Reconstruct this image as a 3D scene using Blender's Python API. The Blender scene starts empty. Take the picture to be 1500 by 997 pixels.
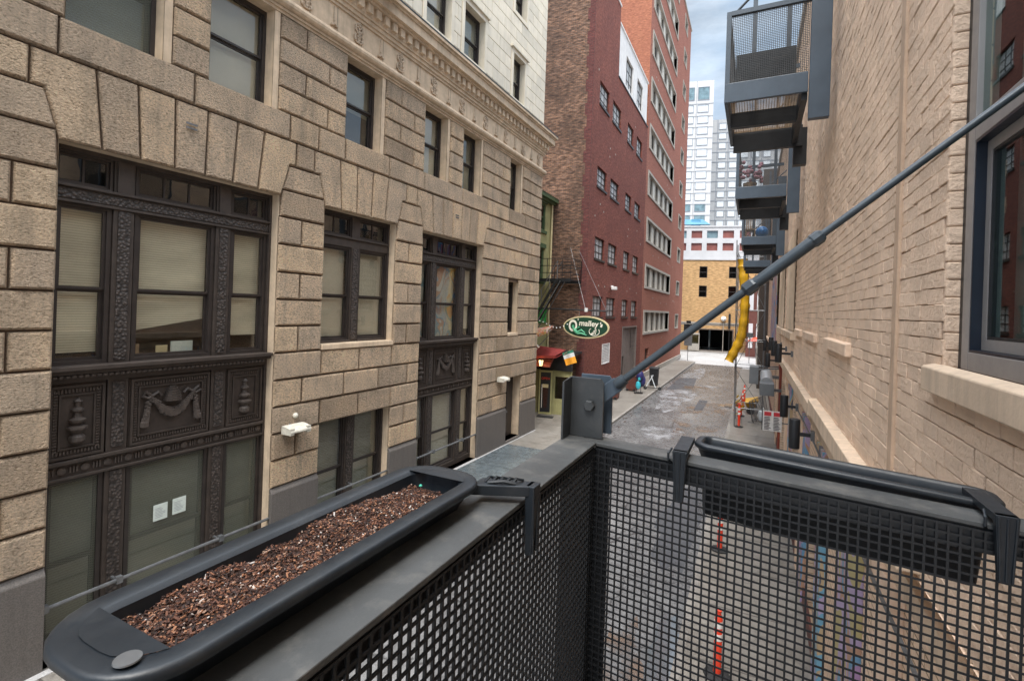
import bpy, bmesh, math, random
from mathutils import Vector, Matrix
random.seed(11)
PI=math.pi; R=math.radians
S=bpy.context.scene
COL=S.collection
D=bpy.data

# ------------------------------------------------------------------ materials
def new_mat(name):
    m=D.materials.new(name); m.use_nodes=True
    nt=m.node_tree; nt.nodes.clear()
    out=nt.nodes.new('ShaderNodeOutputMaterial')
    return m,nt,out
class NT:
    def __init__(s,nt): s.nt=nt
    def n(s,t,**k):
        nd=s.nt.nodes.new(t)
        for a,b in k.items():
            if a.startswith('i_'):
                key=a[2:]
                key=int(key) if key.isdigit() else key.replace('_',' ')
                nd.inputs[key].default_value=b
            else: setattr(nd,a,b)
        return nd
    def l(s,a,b): s.nt.links.new(a,b)
    def ramp(s,fac,stops):
        r=s.nt.nodes.new('ShaderNodeValToRGB')
        el=r.color_ramp.elements
        el[0].position,el[0].color=stops[0][0],(*stops[0][1],1)
        el[1].position,el[1].color=stops[-1][0],(*stops[-1][1],1)
        for p,c in stops[1:-1]:
            e=el.new(p); e.color=(*c,1)
        s.l(fac,r.inputs[0]); return r.outputs[0]
    def mix(s,fac,a,b,mode='MIX'):
        m=s.nt.nodes.new('ShaderNodeMix'); m.data_type='RGBA'; m.blend_type=mode
        for v,i in ((fac,0),(a,6),(b,7)):
            if isinstance(v,(int,float)): m.inputs[i].default_value=v
            elif isinstance(v,tuple): m.inputs[i].default_value=(*v,1) if len(v)==3 else v
            else: s.l(v,m.inputs[i])
        return m.outputs[2]
    def math(s,op,a,b=0.,clamp=False):
        m=s.nt.nodes.new('ShaderNodeMath'); m.operation=op; m.use_clamp=clamp
        for v,i in ((a,0),(b,1)):
            if isinstance(v,(int,float)): m.inputs[i].default_value=v
            else: s.l(v,m.inputs[i])
        return m.outputs[0]
    def noise(s,vec,scale,detail=4,rough=.55,dim=None):
        m=s.nt.nodes.new('ShaderNodeTexNoise'); m.inputs['Scale'].default_value=scale
        m.inputs['Detail'].default_value=detail; m.inputs['Roughness'].default_value=rough
        s.l(vec,m.inputs['Vector']); return m.outputs['Fac']
    def coords(s,scale=(1,1,1),rot=(0,0,0)):
        tc=s.nt.nodes.new('ShaderNodeTexCoord'); mp=s.nt.nodes.new('ShaderNodeMapping')
        mp.inputs['Scale'].default_value=scale; mp.inputs['Rotation'].default_value=rot
        s.l(tc.outputs['Object'],mp.inputs['Vector']); return mp.outputs['Vector']
def c3(c,k): return tuple(min(1,v*k) for v in c)
def M(name,col,rough=.7,var=.25,vs=2.5,bump=.3,bs=40,bd=.004,metal=0.,spec=.5,island=0.,stretch=(1,1,1),streak=0.,emit=None,grime=.0):
    m,nt,out=new_mat(name); g=NT(nt)
    p=g.n('ShaderNodeBsdfPrincipled'); g.l(p.outputs[0],out.inputs[0])
    v=g.coords(stretch)
    f=g.noise(v,vs,6,.6)
    c=g.ramp(f,[(.3,c3(col,1-var)),(.7,c3(col,1+var))])
    if streak:
        v2=g.coords((7,7,.5)); f2=g.noise(v2,1.4,5,.65)
        c=g.mix(g.math('MULTIPLY',g.ramp(f2,[(.45,(0,0,0)),(.75,(1,1,1))]),streak),c,c3(col,.35))
    if island:
        gi=g.n('ShaderNodeNewGeometry')
        rr=g.ramp(gi.outputs['Random Per Island'],[(0,(1-island,)*3),(.5,(1,.99,.98)),(1,(1+island*.6,1+island*.5,1+island*.4))])
        c=g.mix(1.,c,rr,'MULTIPLY')
    if grime:
        f3=g.noise(g.coords((1,1,1)),9,8,.7)
        c=g.mix(g.math('MULTIPLY',g.ramp(f3,[(.5,(0,0,0)),(.7,(1,1,1))]),grime),c,(.28,.26,.23))
    g.l(c,p.inputs['Base Color'])
    p.inputs['Roughness'].default_value=rough; p.inputs['Metallic'].default_value=metal
    p.inputs['Specular IOR Level'].default_value=spec
    rn=g.noise(v,vs*6,4,.6)
    rv=g.math('ADD',g.math('MULTIPLY',rn,.3),rough-.15,True); g.l(rv,p.inputs['Roughness'])
    if bump:
        b=g.n('ShaderNodeBump',i_Strength=bump,i_Distance=bd)
        g.l(g.noise(v,bs,6,.65),b.inputs['Height']); g.l(b.outputs[0],p.inputs['Normal'])
    if emit:
        p.inputs['Emission Color'].default_value=(*emit[0],1); p.inputs['Emission Strength'].default_value=emit[1]
    return m
def brick_mat(name,c1,c2,mortar,axis='y',bw=.21,bh=.073,ms=.008,bump=.6,stain=.5,stainc=(.03,.02,.02),spread=.3,loc=0.):
    m,nt,out=new_mat(name); g=NT(nt)
    p=g.n('ShaderNodeBsdfPrincipled',i_Roughness=.85); p.inputs['Specular IOR Level'].default_value=.2; g.l(p.outputs[0],out.inputs[0])
    tc=g.n('ShaderNodeTexCoord'); sx=g.n('ShaderNodeSeparateXYZ'); g.l(tc.outputs['Object'],sx.inputs[0])
    cb=g.n('ShaderNodeCombineXYZ'); g.l(sx.outputs['Y' if axis=='y' else 'X'],cb.inputs[0]); g.l(sx.outputs['Z'],cb.inputs[1])
    b=g.n('ShaderNodeTexBrick',i_Scale=1.,i_Mortar_Size=ms,i_Mortar_Smooth=.3,i_Brick_Width=bw,i_Row_Height=bh,i_Bias=-.1)
    wob=g.n('ShaderNodeTexNoise',i_Scale=3.); g.l(tc.outputs['Object'],wob.inputs['Vector'])
    vm=g.n('ShaderNodeVectorMath',operation='MULTIPLY_ADD'); g.l(wob.outputs['Color'],vm.inputs[0]); vm.inputs[1].default_value=(.02,.02,0); g.l(cb.outputs[0],vm.inputs[2])
    g.l(vm.outputs[0],b.inputs['Vector'])
    b.inputs['Color1'].default_value=(*c1,1); b.inputs['Color2'].default_value=(*c2,1); b.inputs['Mortar'].default_value=(*mortar,1)
    # per-brick patches
    mp=g.n('ShaderNodeMapping'); mp.inputs['Scale'].default_value=(1/bw,1/bh,1); g.l(cb.outputs[0],mp.inputs[0])
    wn=g.n('ShaderNodeTexNoise',i_Scale=.8,i_Detail=3.); g.l(mp.outputs[0],wn.inputs['Vector'])
    c=g.mix(1.,b.outputs['Color'],g.ramp(wn.outputs['Fac'],[(.3,(1-spread,)*3),(.7,(1+spread,)*3)]),'MULTIPLY')
    f=g.noise(tc.outputs['Object'],.5,8,.65)
    c=g.mix(g.math('MULTIPLY',g.ramp(f,[(.42,(0,0,0)),(.72,(1,1,1))]),stain),c,stainc)
    f2=g.noise(tc.outputs['Object'],14,5,.7)
    c=g.mix(1.,c,g.ramp(f2,[(.25,(.75,)*3),(.75,(1.2,)*3)]),'MULTIPLY')
    g.l(c,p.inputs['Base Color'])
    h=g.math('ADD',g.math('MULTIPLY',b.outputs['Fac'],-1.),g.math('MULTIPLY',f2,.7))
    bp=g.n('ShaderNodeBump',i_Strength=bump,i_Distance=.012); g.l(h,bp.inputs['Height']); g.l(bp.outputs[0],p.inputs['Normal'])
    return m
def glass_mat(name,tint=(.7,.78,.72),ior=1.7,rough=.02,wav=.0008):
    m,nt,out=new_mat(name); g=NT(nt)
    tr=g.n('ShaderNodeBsdfTransparent'); tr.inputs[0].default_value=(*tint,1)
    gl=g.n('ShaderNodeBsdfGlossy'); gl.inputs['Roughness'].default_value=rough
    fr=g.n('ShaderNodeFresnel'); gb=g.n('ShaderNodeNewGeometry'); g.l(g.math('ADD',ior,g.math('MULTIPLY',gb.outputs['Backfacing'],1/ior-ior)),fr.inputs['IOR'])
    bp=g.n('ShaderNodeBump',i_Strength=.4,i_Distance=wav*6); v=g.coords(); g.l(g.noise(v,1.7,2,.5),bp.inputs['Height'])
    g.l(bp.outputs[0],gl.inputs['Normal']); g.l(bp.outputs[0],fr.inputs['Normal'])
    mx=g.n('ShaderNodeMixShader'); g.l(fr.outputs[0],mx.inputs[0]); g.l(tr.outputs[0],mx.inputs[1]); g.l(gl.outputs[0],mx.inputs[2])
    g.l(mx.outputs[0],out.inputs[0]); return m
def rock_mat(name,col):
    m,nt,out=new_mat(name); g=NT(nt)
    p=g.n('ShaderNodeBsdfPrincipled',i_Roughness=.9); g.l(p.outputs[0],out.inputs[0])
    v=g.coords()
    gi=g.n('ShaderNodeNewGeometry')
    f=g.noise(v,1.3,8,.65)
    c=g.ramp(f,[(.3,c3(col,.74)),(.5,col),(.72,(col[0]*1.2,col[1]*1.16,col[2]*1.1))])
    c=g.mix(1.,c,g.ramp(gi.outputs['Random Per Island'],[(0,(.72,.69,.66)),(.3,(.92,.92,.93)),(.7,(1.03,1.0,.96)),(1,(1.16,1.12,1.04))]),'MULTIPLY')
    f2=g.noise(g.coords((1,1,1.7)),24,5,.72)
    c=g.mix(1.,c,g.ramp(f2,[(.34,(.42,.36,.29)),(.44,(.92,.90,.87)),(.56,(1.15,1.14,1.13)),(.68,(1.4,1.39,1.38))]),'MULTIPLY')  # relief shading put into the colour: crevices darker, crests lighter
    vs=g.coords((2.5,2.5,.35)); fs=g.noise(vs,1.6,6,.7)
    c=g.mix(g.math('MULTIPLY',g.ramp(fs,[(.5,(0,0,0)),(.75,(1,1,1))]),.4),c,(.12,.095,.075))
    g.l(c,p.inputs['Base Color'])
    h1=f2; h2=g.noise(g.coords((1,1,1.5)),42,3,.6)
    h=g.math('ADD',h1,g.math('MULTIPLY',h2,.6))
    b=g.n('ShaderNodeBump',i_Strength=1.,i_Distance=.20); g.l(h,b.inputs['Height']); g.l(b.outputs[0],p.inputs['Normal'])
    return m
def soft_mat(name,col,rough,thr=.5,scale=1.2,spec=.5):
    m,nt,out=new_mat(name); g=NT(nt)
    p=g.n('ShaderNodeBsdfPrincipled',i_Roughness=rough); p.inputs['Specular IOR Level'].default_value=spec
    f0=g.noise(g.coords(),30,5,.7); g.l(g.ramp(f0,[(.3,c3(col,.65)),(.7,c3(col,1.3))]),p.inputs[0])
    tr=g.n('ShaderNodeBsdfTransparent'); mx=g.n('ShaderNodeMixShader')
    f=g.noise(g.coords(),scale,9,.7); k=g.ramp(f,[(thr-.06,(0,0,0)),(thr+.10,(.85,.85,.85))])
    g.l(k,mx.inputs[0]); g.l(tr.outputs[0],mx.inputs[1]); g.l(p.outputs[0],mx.inputs[2]); g.l(mx.outputs[0],out.inputs[0]); return m
def emboss_mat(name,col,kind='leaf'):
    # cast iron with small repeated ornament in relief
    m,nt,out=new_mat(name); g=NT(nt)
    p=g.n('ShaderNodeBsdfPrincipled',i_Roughness=.62); g.l(p.outputs[0],out.inputs[0])
    v=g.coords()
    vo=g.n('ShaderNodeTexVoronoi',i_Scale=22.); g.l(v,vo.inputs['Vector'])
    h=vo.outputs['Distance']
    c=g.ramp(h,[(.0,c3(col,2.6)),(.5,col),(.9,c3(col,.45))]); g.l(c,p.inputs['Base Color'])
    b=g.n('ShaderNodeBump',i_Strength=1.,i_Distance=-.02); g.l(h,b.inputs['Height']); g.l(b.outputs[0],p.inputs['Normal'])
    return m
def slat_mat(name,col,scale=28.,axis='Z',dark=.72):
    m,nt,out=new_mat(name); g=NT(nt)
    p=g.n('ShaderNodeBsdfPrincipled',i_Roughness=.6); g.l(p.outputs[0],out.inputs[0])
    tc=g.n('ShaderNodeTexCoord'); sx=g.n('ShaderNodeSeparateXYZ'); g.l(tc.outputs['Object'],sx.inputs[0])
    s=g.math('SINE',g.math('MULTIPLY',sx.outputs[axis],scale*2*PI))
    f=g.math('ADD',g.math('MULTIPLY',s,.5),.5)
    c=g.ramp(f,[(0,c3(col,dark)),(.5,col),(1,c3(col,1.1))])  # slat shading painted as stripes, the blind is a flat plane
    n=g.noise(g.coords((.4,.4,1.2)),2.,4,.6)
    c=g.mix(1.,c,g.ramp(n,[(.3,(.72,.72,.72)),(.7,(1.1,1.1,1.1))]),'MULTIPLY')
    g.l(c,p.inputs['Base Color']); return m
def screen_mat(name):
    # diamond wire screen
    m,nt,out=new_mat(name); g=NT(nt)
    tr=g.n('ShaderNodeBsdfTransparent'); df=g.n('ShaderNodeBsdfPrincipled',i_Roughness=.6); df.inputs['Base Color'].default_value=(.16,.17,.13,1)
    tc=g.n('ShaderNodeTexCoord'); sx=g.n('ShaderNodeSeparateXYZ'); g.l(tc.outputs['Object'],sx.inputs[0])
    a=g.math('MULTIPLY',sx.outputs['X'],22.); b=g.math('MULTIPLY',sx.outputs['Z'],38.)
    w1=g.math('ABSOLUTE',g.math('SINE',g.math('MULTIPLY',g.math('ADD',a,b),PI)))
    w2=g.math('ABSOLUTE',g.math('SINE',g.math('MULTIPLY',g.math('SUBTRACT',a,b),PI)))
    k=g.math('LESS_THAN',g.math('MINIMUM',w1,w2),.30)
    mx=g.n('ShaderNodeMixShader'); g.l(k,mx.inputs[0]); g.l(tr.outputs[0],mx.inputs[1]); g.l(df.outputs[0],mx.inputs[2]); g.l(mx.outputs[0],out.inputs[0]); return m
def mural_mat(name,palette,scale=1.5,loc=0.):
    m,nt,out=new_mat(name); g=NT(nt)
    p=g.n('ShaderNodeBsdfPrincipled',i_Roughness=.7); g.l(p.outputs[0],out.inputs[0])
    v=g.coords((1.,1.2,.7),(0,0,.3)); 
    ns=g.n('ShaderNodeTexNoise',i_Scale=scale,i_Detail=1.5,i_Distortion=1.3); g.l(v,ns.inputs['Vector'])
    r=nt.nodes.new('ShaderNodeValToRGB'); r.color_ramp.interpolation='CONSTANT'
    el=r.color_ramp.elements; n=len(palette)
    el[0].position=0; el[0].color=(*palette[0],1); el[1].position=.3; el[1].color=(*palette[1],1)
    for i in range(2,n):
        e=el.new(.3+.4*(i-1)/(n-1)); e.color=(*palette[i],1)
    g.l(ns.outputs['Fac'],r.inputs[0]); g.l(r.outputs[0],p.inputs['Base Color'])
    b=g.n('ShaderNodeBump',i_Strength=.6,i_Distance=.01); g.l(g.noise(v,25,5,.7),b.inputs['Height']); g.l(b.outputs[0],p.inputs['Normal'])
    return m
def ground_mat(name,cols,patch=.6,rough=.75,crack=.5,scale=.45,wet=.0,joint=None):
    m,nt,out=new_mat(name); g=NT(nt)
    p=g.n('ShaderNodeBsdfPrincipled'); g.l(p.outputs[0],out.inputs[0])
    v=g.coords((1,.6,1))
    f=g.noise(v,scale,9,.68)
    c=g.ramp(f,[(.28,cols[0]),(.45,cols[1]),(.58,cols[2]),(.75,cols[3])])
    f2=g.noise(g.coords(),90,4,.8); c=g.mix(1.,c,g.ramp(f2,[(.3,(.62,)*3),(.7,(1.3,)*3)]),'MULTIPLY')
    f4=g.noise(g.coords(),5.5,6,.75); c=g.mix(1.,c,g.ramp(f4,[(.3,(.7,)*3),(.7,(1.22,)*3)]),'MULTIPLY')
    vo=g.n('ShaderNodeTexVoronoi',feature='DISTANCE_TO_EDGE',i_Scale=.55)
    wn=g.n('ShaderNodeTexNoise',i_Scale=2.5,i_Detail=5.); tc=g.n('ShaderNodeTexCoord'); g.l(tc.outputs['Object'],wn.inputs['Vector'])
    vm=g.n('ShaderNodeVectorMath',operation='MULTIPLY_ADD'); g.l(wn.outputs['Color'],vm.inputs[0]); vm.inputs[1].default_value=(.5,.5,0); g.l(tc.outputs['Object'],vm.inputs[2]); g.l(vm.outputs[0],vo.inputs['Vector'])
    ck=g.ramp(vo.outputs['Distance'],[(0,(1,1,1)),(.014,(0,0,0))])
    c=g.mix(g.math('MULTIPLY',ck,crack),c,c3(cols[0],.4))
    if joint:
        sx=g.n('ShaderNodeSeparateXYZ'); g.l(tc.outputs['Object'],sx.inputs[0])
        a=g.math('ABSOLUTE',g.math('SINE',g.math('MULTIPLY',sx.outputs['Y'],PI/joint)))
        jl=g.math('LESS_THAN',a,.03); c=g.mix(g.math('MULTIPLY',jl,.75),c,c3(cols[0],.3))
    g.l(c,p.inputs['Base Color'])
    rr=g.ramp(f4,[(.35,(max(.05,rough-wet),)*3),(.6,(rough,)*3)]); g.l(rr,p.inputs['Roughness'])
    b=g.n('ShaderNodeBump',i_Strength=.5,i_Distance=.008); g.l(g.math('ADD',f2,f4),b.inputs['Height']); g.l(b.outputs[0],p.inputs['Normal'])
    return m

TAN=(.80,.62,.445)
m_rock=rock_mat('rock faced limestone',TAN)
m_joint=M('limestone joint',(.13,.085,.055),.9,.3,4,.5,40)
m_smooth=M('smooth limestone',(.60,.465,.325),.85,.2,3,.5,60,.004,streak=.35)
m_orn=M('carved limestone',(.52,.41,.30),.9,.35,6,.8,35,.01)
m_granite=M('grey granite',(.135,.12,.108),.55,.35,70,.4,60,.003,streak=.25)
m_white=M('white glazed stone',(.72,.65,.52),.6,.10,1.5,.3,30,.003,island=.12,streak=.2)
m_wjoint=M('dark stone joint',(.16,.145,.12),.9,.2,3,.2,30)  # plain dark colour for gaps behind the white blocks and in the frieze
m_iron=M('brown cast iron',(.046,.034,.027),.6,.3,6,.5,50,.004)
m_iron_d=M('dark sash paint',(.032,.025,.022),.45,.25,6,.2,40)
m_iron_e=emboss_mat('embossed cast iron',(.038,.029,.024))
m_relief=M('relief cast iron',(.066,.051,.042),.55,.35,14,.6,50,.006)
m_glass=glass_mat('window glass',(.96,.955,.93),1.8)
m_glass_d=glass_mat('dark window glass',(.30,.34,.30),2.1)
m_glass_r=glass_mat('reflective window glass',(.80,.88,.85),1.55,.015,.0004)
m_blind=slat_mat('venetian blind',(.60,.57,.44),26)
m_blind_g=slat_mat('green grey blind',(.23,.235,.175),26)
m_shade=M('roller shade',(.48,.45,.36),.8,.1,1,.1,30)
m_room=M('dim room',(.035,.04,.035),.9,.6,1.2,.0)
m_screen=screen_mat('wire screen')
m_paper=M('printed paper',(.62,.68,.62),.7,.08,30,0)
m_brA=brick_mat('dark red brick',(.24,.072,.05),(.165,.048,.036),(.19,.12,.10),'y',.21,.073,.006,.5,.35,(.09,.035,.035))
m_brB=brick_mat('orange red brick',(.33,.125,.085),(.275,.10,.07),(.33,.17,.13),'y',.21,.073,.006,.4,.3,(.22,.075,.05))
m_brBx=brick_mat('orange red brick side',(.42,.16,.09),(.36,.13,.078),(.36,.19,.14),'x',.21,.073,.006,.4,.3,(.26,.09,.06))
m_brown=brick_mat('weathered brown brick',(.30,.16,.10),(.15,.085,.062),(.125,.10,.08),'x',.23,.078,.014,1.,.75,(.05,.034,.028),.65)
m_quoin=brick_mat('red quoin brick',(.17,.05,.045),(.12,.038,.036),(.10,.07,.06),'x',.21,.075,.01,.6,.3)
m_yel=brick_mat('tan yellow brick',(.60,.37,.17),(.50,.30,.135),(.47,.32,.19),'x',.4,.14,.012,.4,.35,(.36,.21,.10))
m_tanbr=M('tan painted brick',(.87,.655,.49),.62,.12,1.6,1.,34,.022,spec=.3,island=.08,streak=.10)
m_tanbr_far=brick_mat('tan painted brick far',(.85,.64,.475),(.81,.60,.44),(.36,.25,.16),'y',.235,.088,.007,.7,.25,(.33,.24,.17),.08)  # mortar colour darkened: shade of the joints painted in
m_tanmort=M('mortar with painted shade',(.34,.235,.15),.8,.2,5,.8,60,.006)  # joints share the wall paint; their shade is painted as darker brown
m_sillst=M('painted sill stone',(.68,.525,.385),.7,.15,3,.5,50,.004,streak=.45)
m_alu=M('grey brown window frame',(.30,.285,.28),.42,.08,4,.05,30,metal=.2,streak=.1)
m_blk=M('black gasket',(.012,.013,.016),.5,.2,4,0)
m_navy=M('deep navy lining',(.008,.013,.024),.35,.2,4,0)
m_steel=M('dark painted steel',(.040,.043,.045),.42,.22,7,.35,90,.0015,metal=.1,grime=.12)
m_rail=M('worn painted steel rail',(.066,.068,.068),.55,.25,5,.5,120,.0015,metal=.05,grime=.35)
m_bluegrey=M('blue grey painted steel',(.060,.082,.108),.45,.15,3,.2,40,.002,metal=.05,streak=.1)
m_mesh=M('black mesh wire',(.011,.012,.014),.5,.25,12,.2,90,.001)
m_rodm=M('painted tie rod',(.045,.058,.070),.38,.2,14,.25,80,.001,metal=.2)
m_plast=M('dark blue grey plastic',(.008,.012,.017),.45,.25,5,.2,150,.001,spec=.6,grime=.06)
m_road=ground_mat('worn asphalt',[(.075,.074,.075),(.115,.114,.116),(.165,.164,.165),(.30,.297,.295)],rough=.42,wet=.34,crack=.85,scale=.5)
m_road_l=ground_mat('street concrete',[(.36,.35,.34),(.42,.41,.4),(.47,.46,.45),(.55,.54,.53)],rough=.6,crack=.1)
m_walk=ground_mat('sidewalk concrete',[(.13,.112,.096),(.20,.18,.155),(.245,.225,.198),(.31,.285,.255)],rough=.6,crack=.3,joint=1.6,wet=.2)
m_slate=ground_mat('wet slate paving',[(.07,.085,.095),(.10,.12,.13),(.13,.15,.155),(.2,.22,.22)],rough=.4,crack=.0,joint=1.3,wet=.3)
m_curb=ground_mat('curb stone',[(.17,.155,.14),(.23,.21,.19),(.28,.26,.235),(.36,.34,.31)],rough=.8,crack=.0)
m_mud=soft_mat('rusty brown patch',(.17,.12,.09),.25,.52,1.1)
m_dpatch=soft_mat('dark tar patch',(.075,.077,.085),.5,.38,.8)
m_lpatch=soft_mat('pale worn patch',(.33,.33,.345),.45,.5,1.3)
m_pud=M('shallow puddle',(.10,.11,.12),.05,.1,3,.02,10,spec=1.)
m_orange=M('orange red plastic',(.75,.055,.02),.45,.1,4,.05)
m_refl=M('white reflective band',(.75,.72,.68),.4,.1,8,0)
m_rubber=M('black rubber',(.02,.02,.021),.7,.2,8,.3)
m_yellow=M('yellow chute plastic',(.62,.34,.012),.45,.28,3,.3,20,.004,streak=.45)
m_pipe=M('grey galvanised pipe',(.17,.175,.18),.4,.25,8,.2,metal=.5)
m_duct=M('grey duct sheet',(.18,.19,.20),.5,.12,3,.1,metal=.2)
m_ductw=M('pale round duct',(.42,.43,.44),.4,.12,3,.1,metal=.2)
m_green=M('dark sign green',(.008,.045,.022),.45,.15,8,0)
m_cream=M('cream sign paint',(.62,.52,.30),.5,.1,8,0)
m_sgreen=M('light green paint',(.09,.36,.20),.5,.3,30,0)
m_ygreen=M('yellow green painted wall',(.36,.34,.16),.8,.2,2,.5,30,.006,streak=.3)
m_dgreen=M('dark green trim',(.07,.11,.05),.6,.2,4,.2)
m_black=M('black painted metal',(.014,.015,.017),.45,.3,8,.15)
m_red=M('red awning cloth',(.20,.02,.016),.7,.3,6,.3)
m_redw=M('red painted boards',(.24,.05,.03),.7,.3,6,.5)
m_conc=M('pale concrete trim',(.38,.345,.30),.85,.15,4,.4,40)
m_curt=M('pale curtained panel',(.60,.57,.50),.8,.12,3,.1)
m_gblock=M('frosted pane',(.46,.46,.45),.35,.22,5,.1,30)
m_gmetal=M('grey brown metal door',(.17,.14,.125),.5,.15,3,.1,streak=.3)
m_wpaint=M('white painted wall',(.74,.72,.70),.7,.12,2,.5,30,.01,streak=.25)
m_wtower=M('white tower cladding',(.56,.56,.57),.6,.08,.6,.1,5)
m_gtower=M('grey tower cladding',(.36,.365,.37),.6,.08,.6,.1,5)
m_tglass=M('painted sky reflection pane',(.64,.67,.69),.12,.12,.6,0,spec=.9)  # pale base colour stands in for sky reflected in the panes
m_teal=M('teal pane',(.16,.24,.27),.15,.4,.8,0,spec=.9)
m_brickpane=M('brown red infill panel',(.24,.085,.07),.4,.3,.8,0)
m_mull=M('tower window edge',(.22,.24,.27),.6,.1,2,0)
m_bluecan=M('bright blue canopy',(.12,.34,.52),.35,.15,1,0)
m_lampglow=M('warm lamp glass',(.9,.7,.4),.5,.05,4,0,emit=((1,.66,.30),2.2))
m_globe=M('white lamp globe',(.85,.85,.83),.3,.03,4,0)
m_lampw=M('cream lamp hood',(.62,.59,.50),.5,.15,12,.1,streak=.4)
m_tealbag=M('teal plastic bag',(.05,.42,.50),.35,.3,14,.5,20)
m_navybag=M('navy blue bag',(.03,.03,.12),.4,.3,14,.5,20)
m_brownbin=M('brown red bin',(.12,.04,.03),.6,.3,6,.3)
m_whitebag=M('white plastic bag',(.62,.66,.68),.4,.1,12,.5,20)
m_cloth_bark=None
m_text_w=M('white lettering',(.78,.74,.62),.5,.05,8,0)
m_flago=M('flag orange',(.80,.33,.02),.7,.1,8,.1)
m_flagw=M('flag white',(.62,.63,.62),.7,.1,8,.1)
m_flagg=M('flag green',(.03,.17,.11),.7,.1,8,.1)
m_flower=M('pink flowers',(.34,.16,.20),.7,.5,40,.3)
m_wood=M('tan wood slats',(.32,.22,.13),.7,.3,9,.3)
m_blueball=M('bright blue ball',(.05,.25,.62),.35,.1,5,0)
m_sawn=M('sign text rows',(.06,.05,.06),.6,.1,5,0)
m_signred=M('sign red',(.60,.04,.05),.5,.1,5,0)
m_garage=M('garage darkness',(.02,.022,.022),.8,.4,1,0)
m_mural1=mural_mat('purple mural',[(.40,.30,.46),(.46,.36,.52),(.38,.24,.42),(.14,.30,.46),(.45,.27,.18),(.42,.33,.50),(.45,.38,.18)],1.1)
m_mural2=mural_mat('blue orange mural',[(.14,.28,.44),(.45,.27,.18),(.42,.34,.50),(.16,.36,.50),(.48,.36,.22),(.12,.12,.15),(.42,.20,.30)],1.3)
m_artglass=mural_mat('window mural sheet',[(.50,.50,.44),(.52,.52,.46),(.46,.30,.20),(.22,.33,.36),(.46,.46,.40),(.44,.44,.38),(.45,.32,.24)],1.2)

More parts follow.
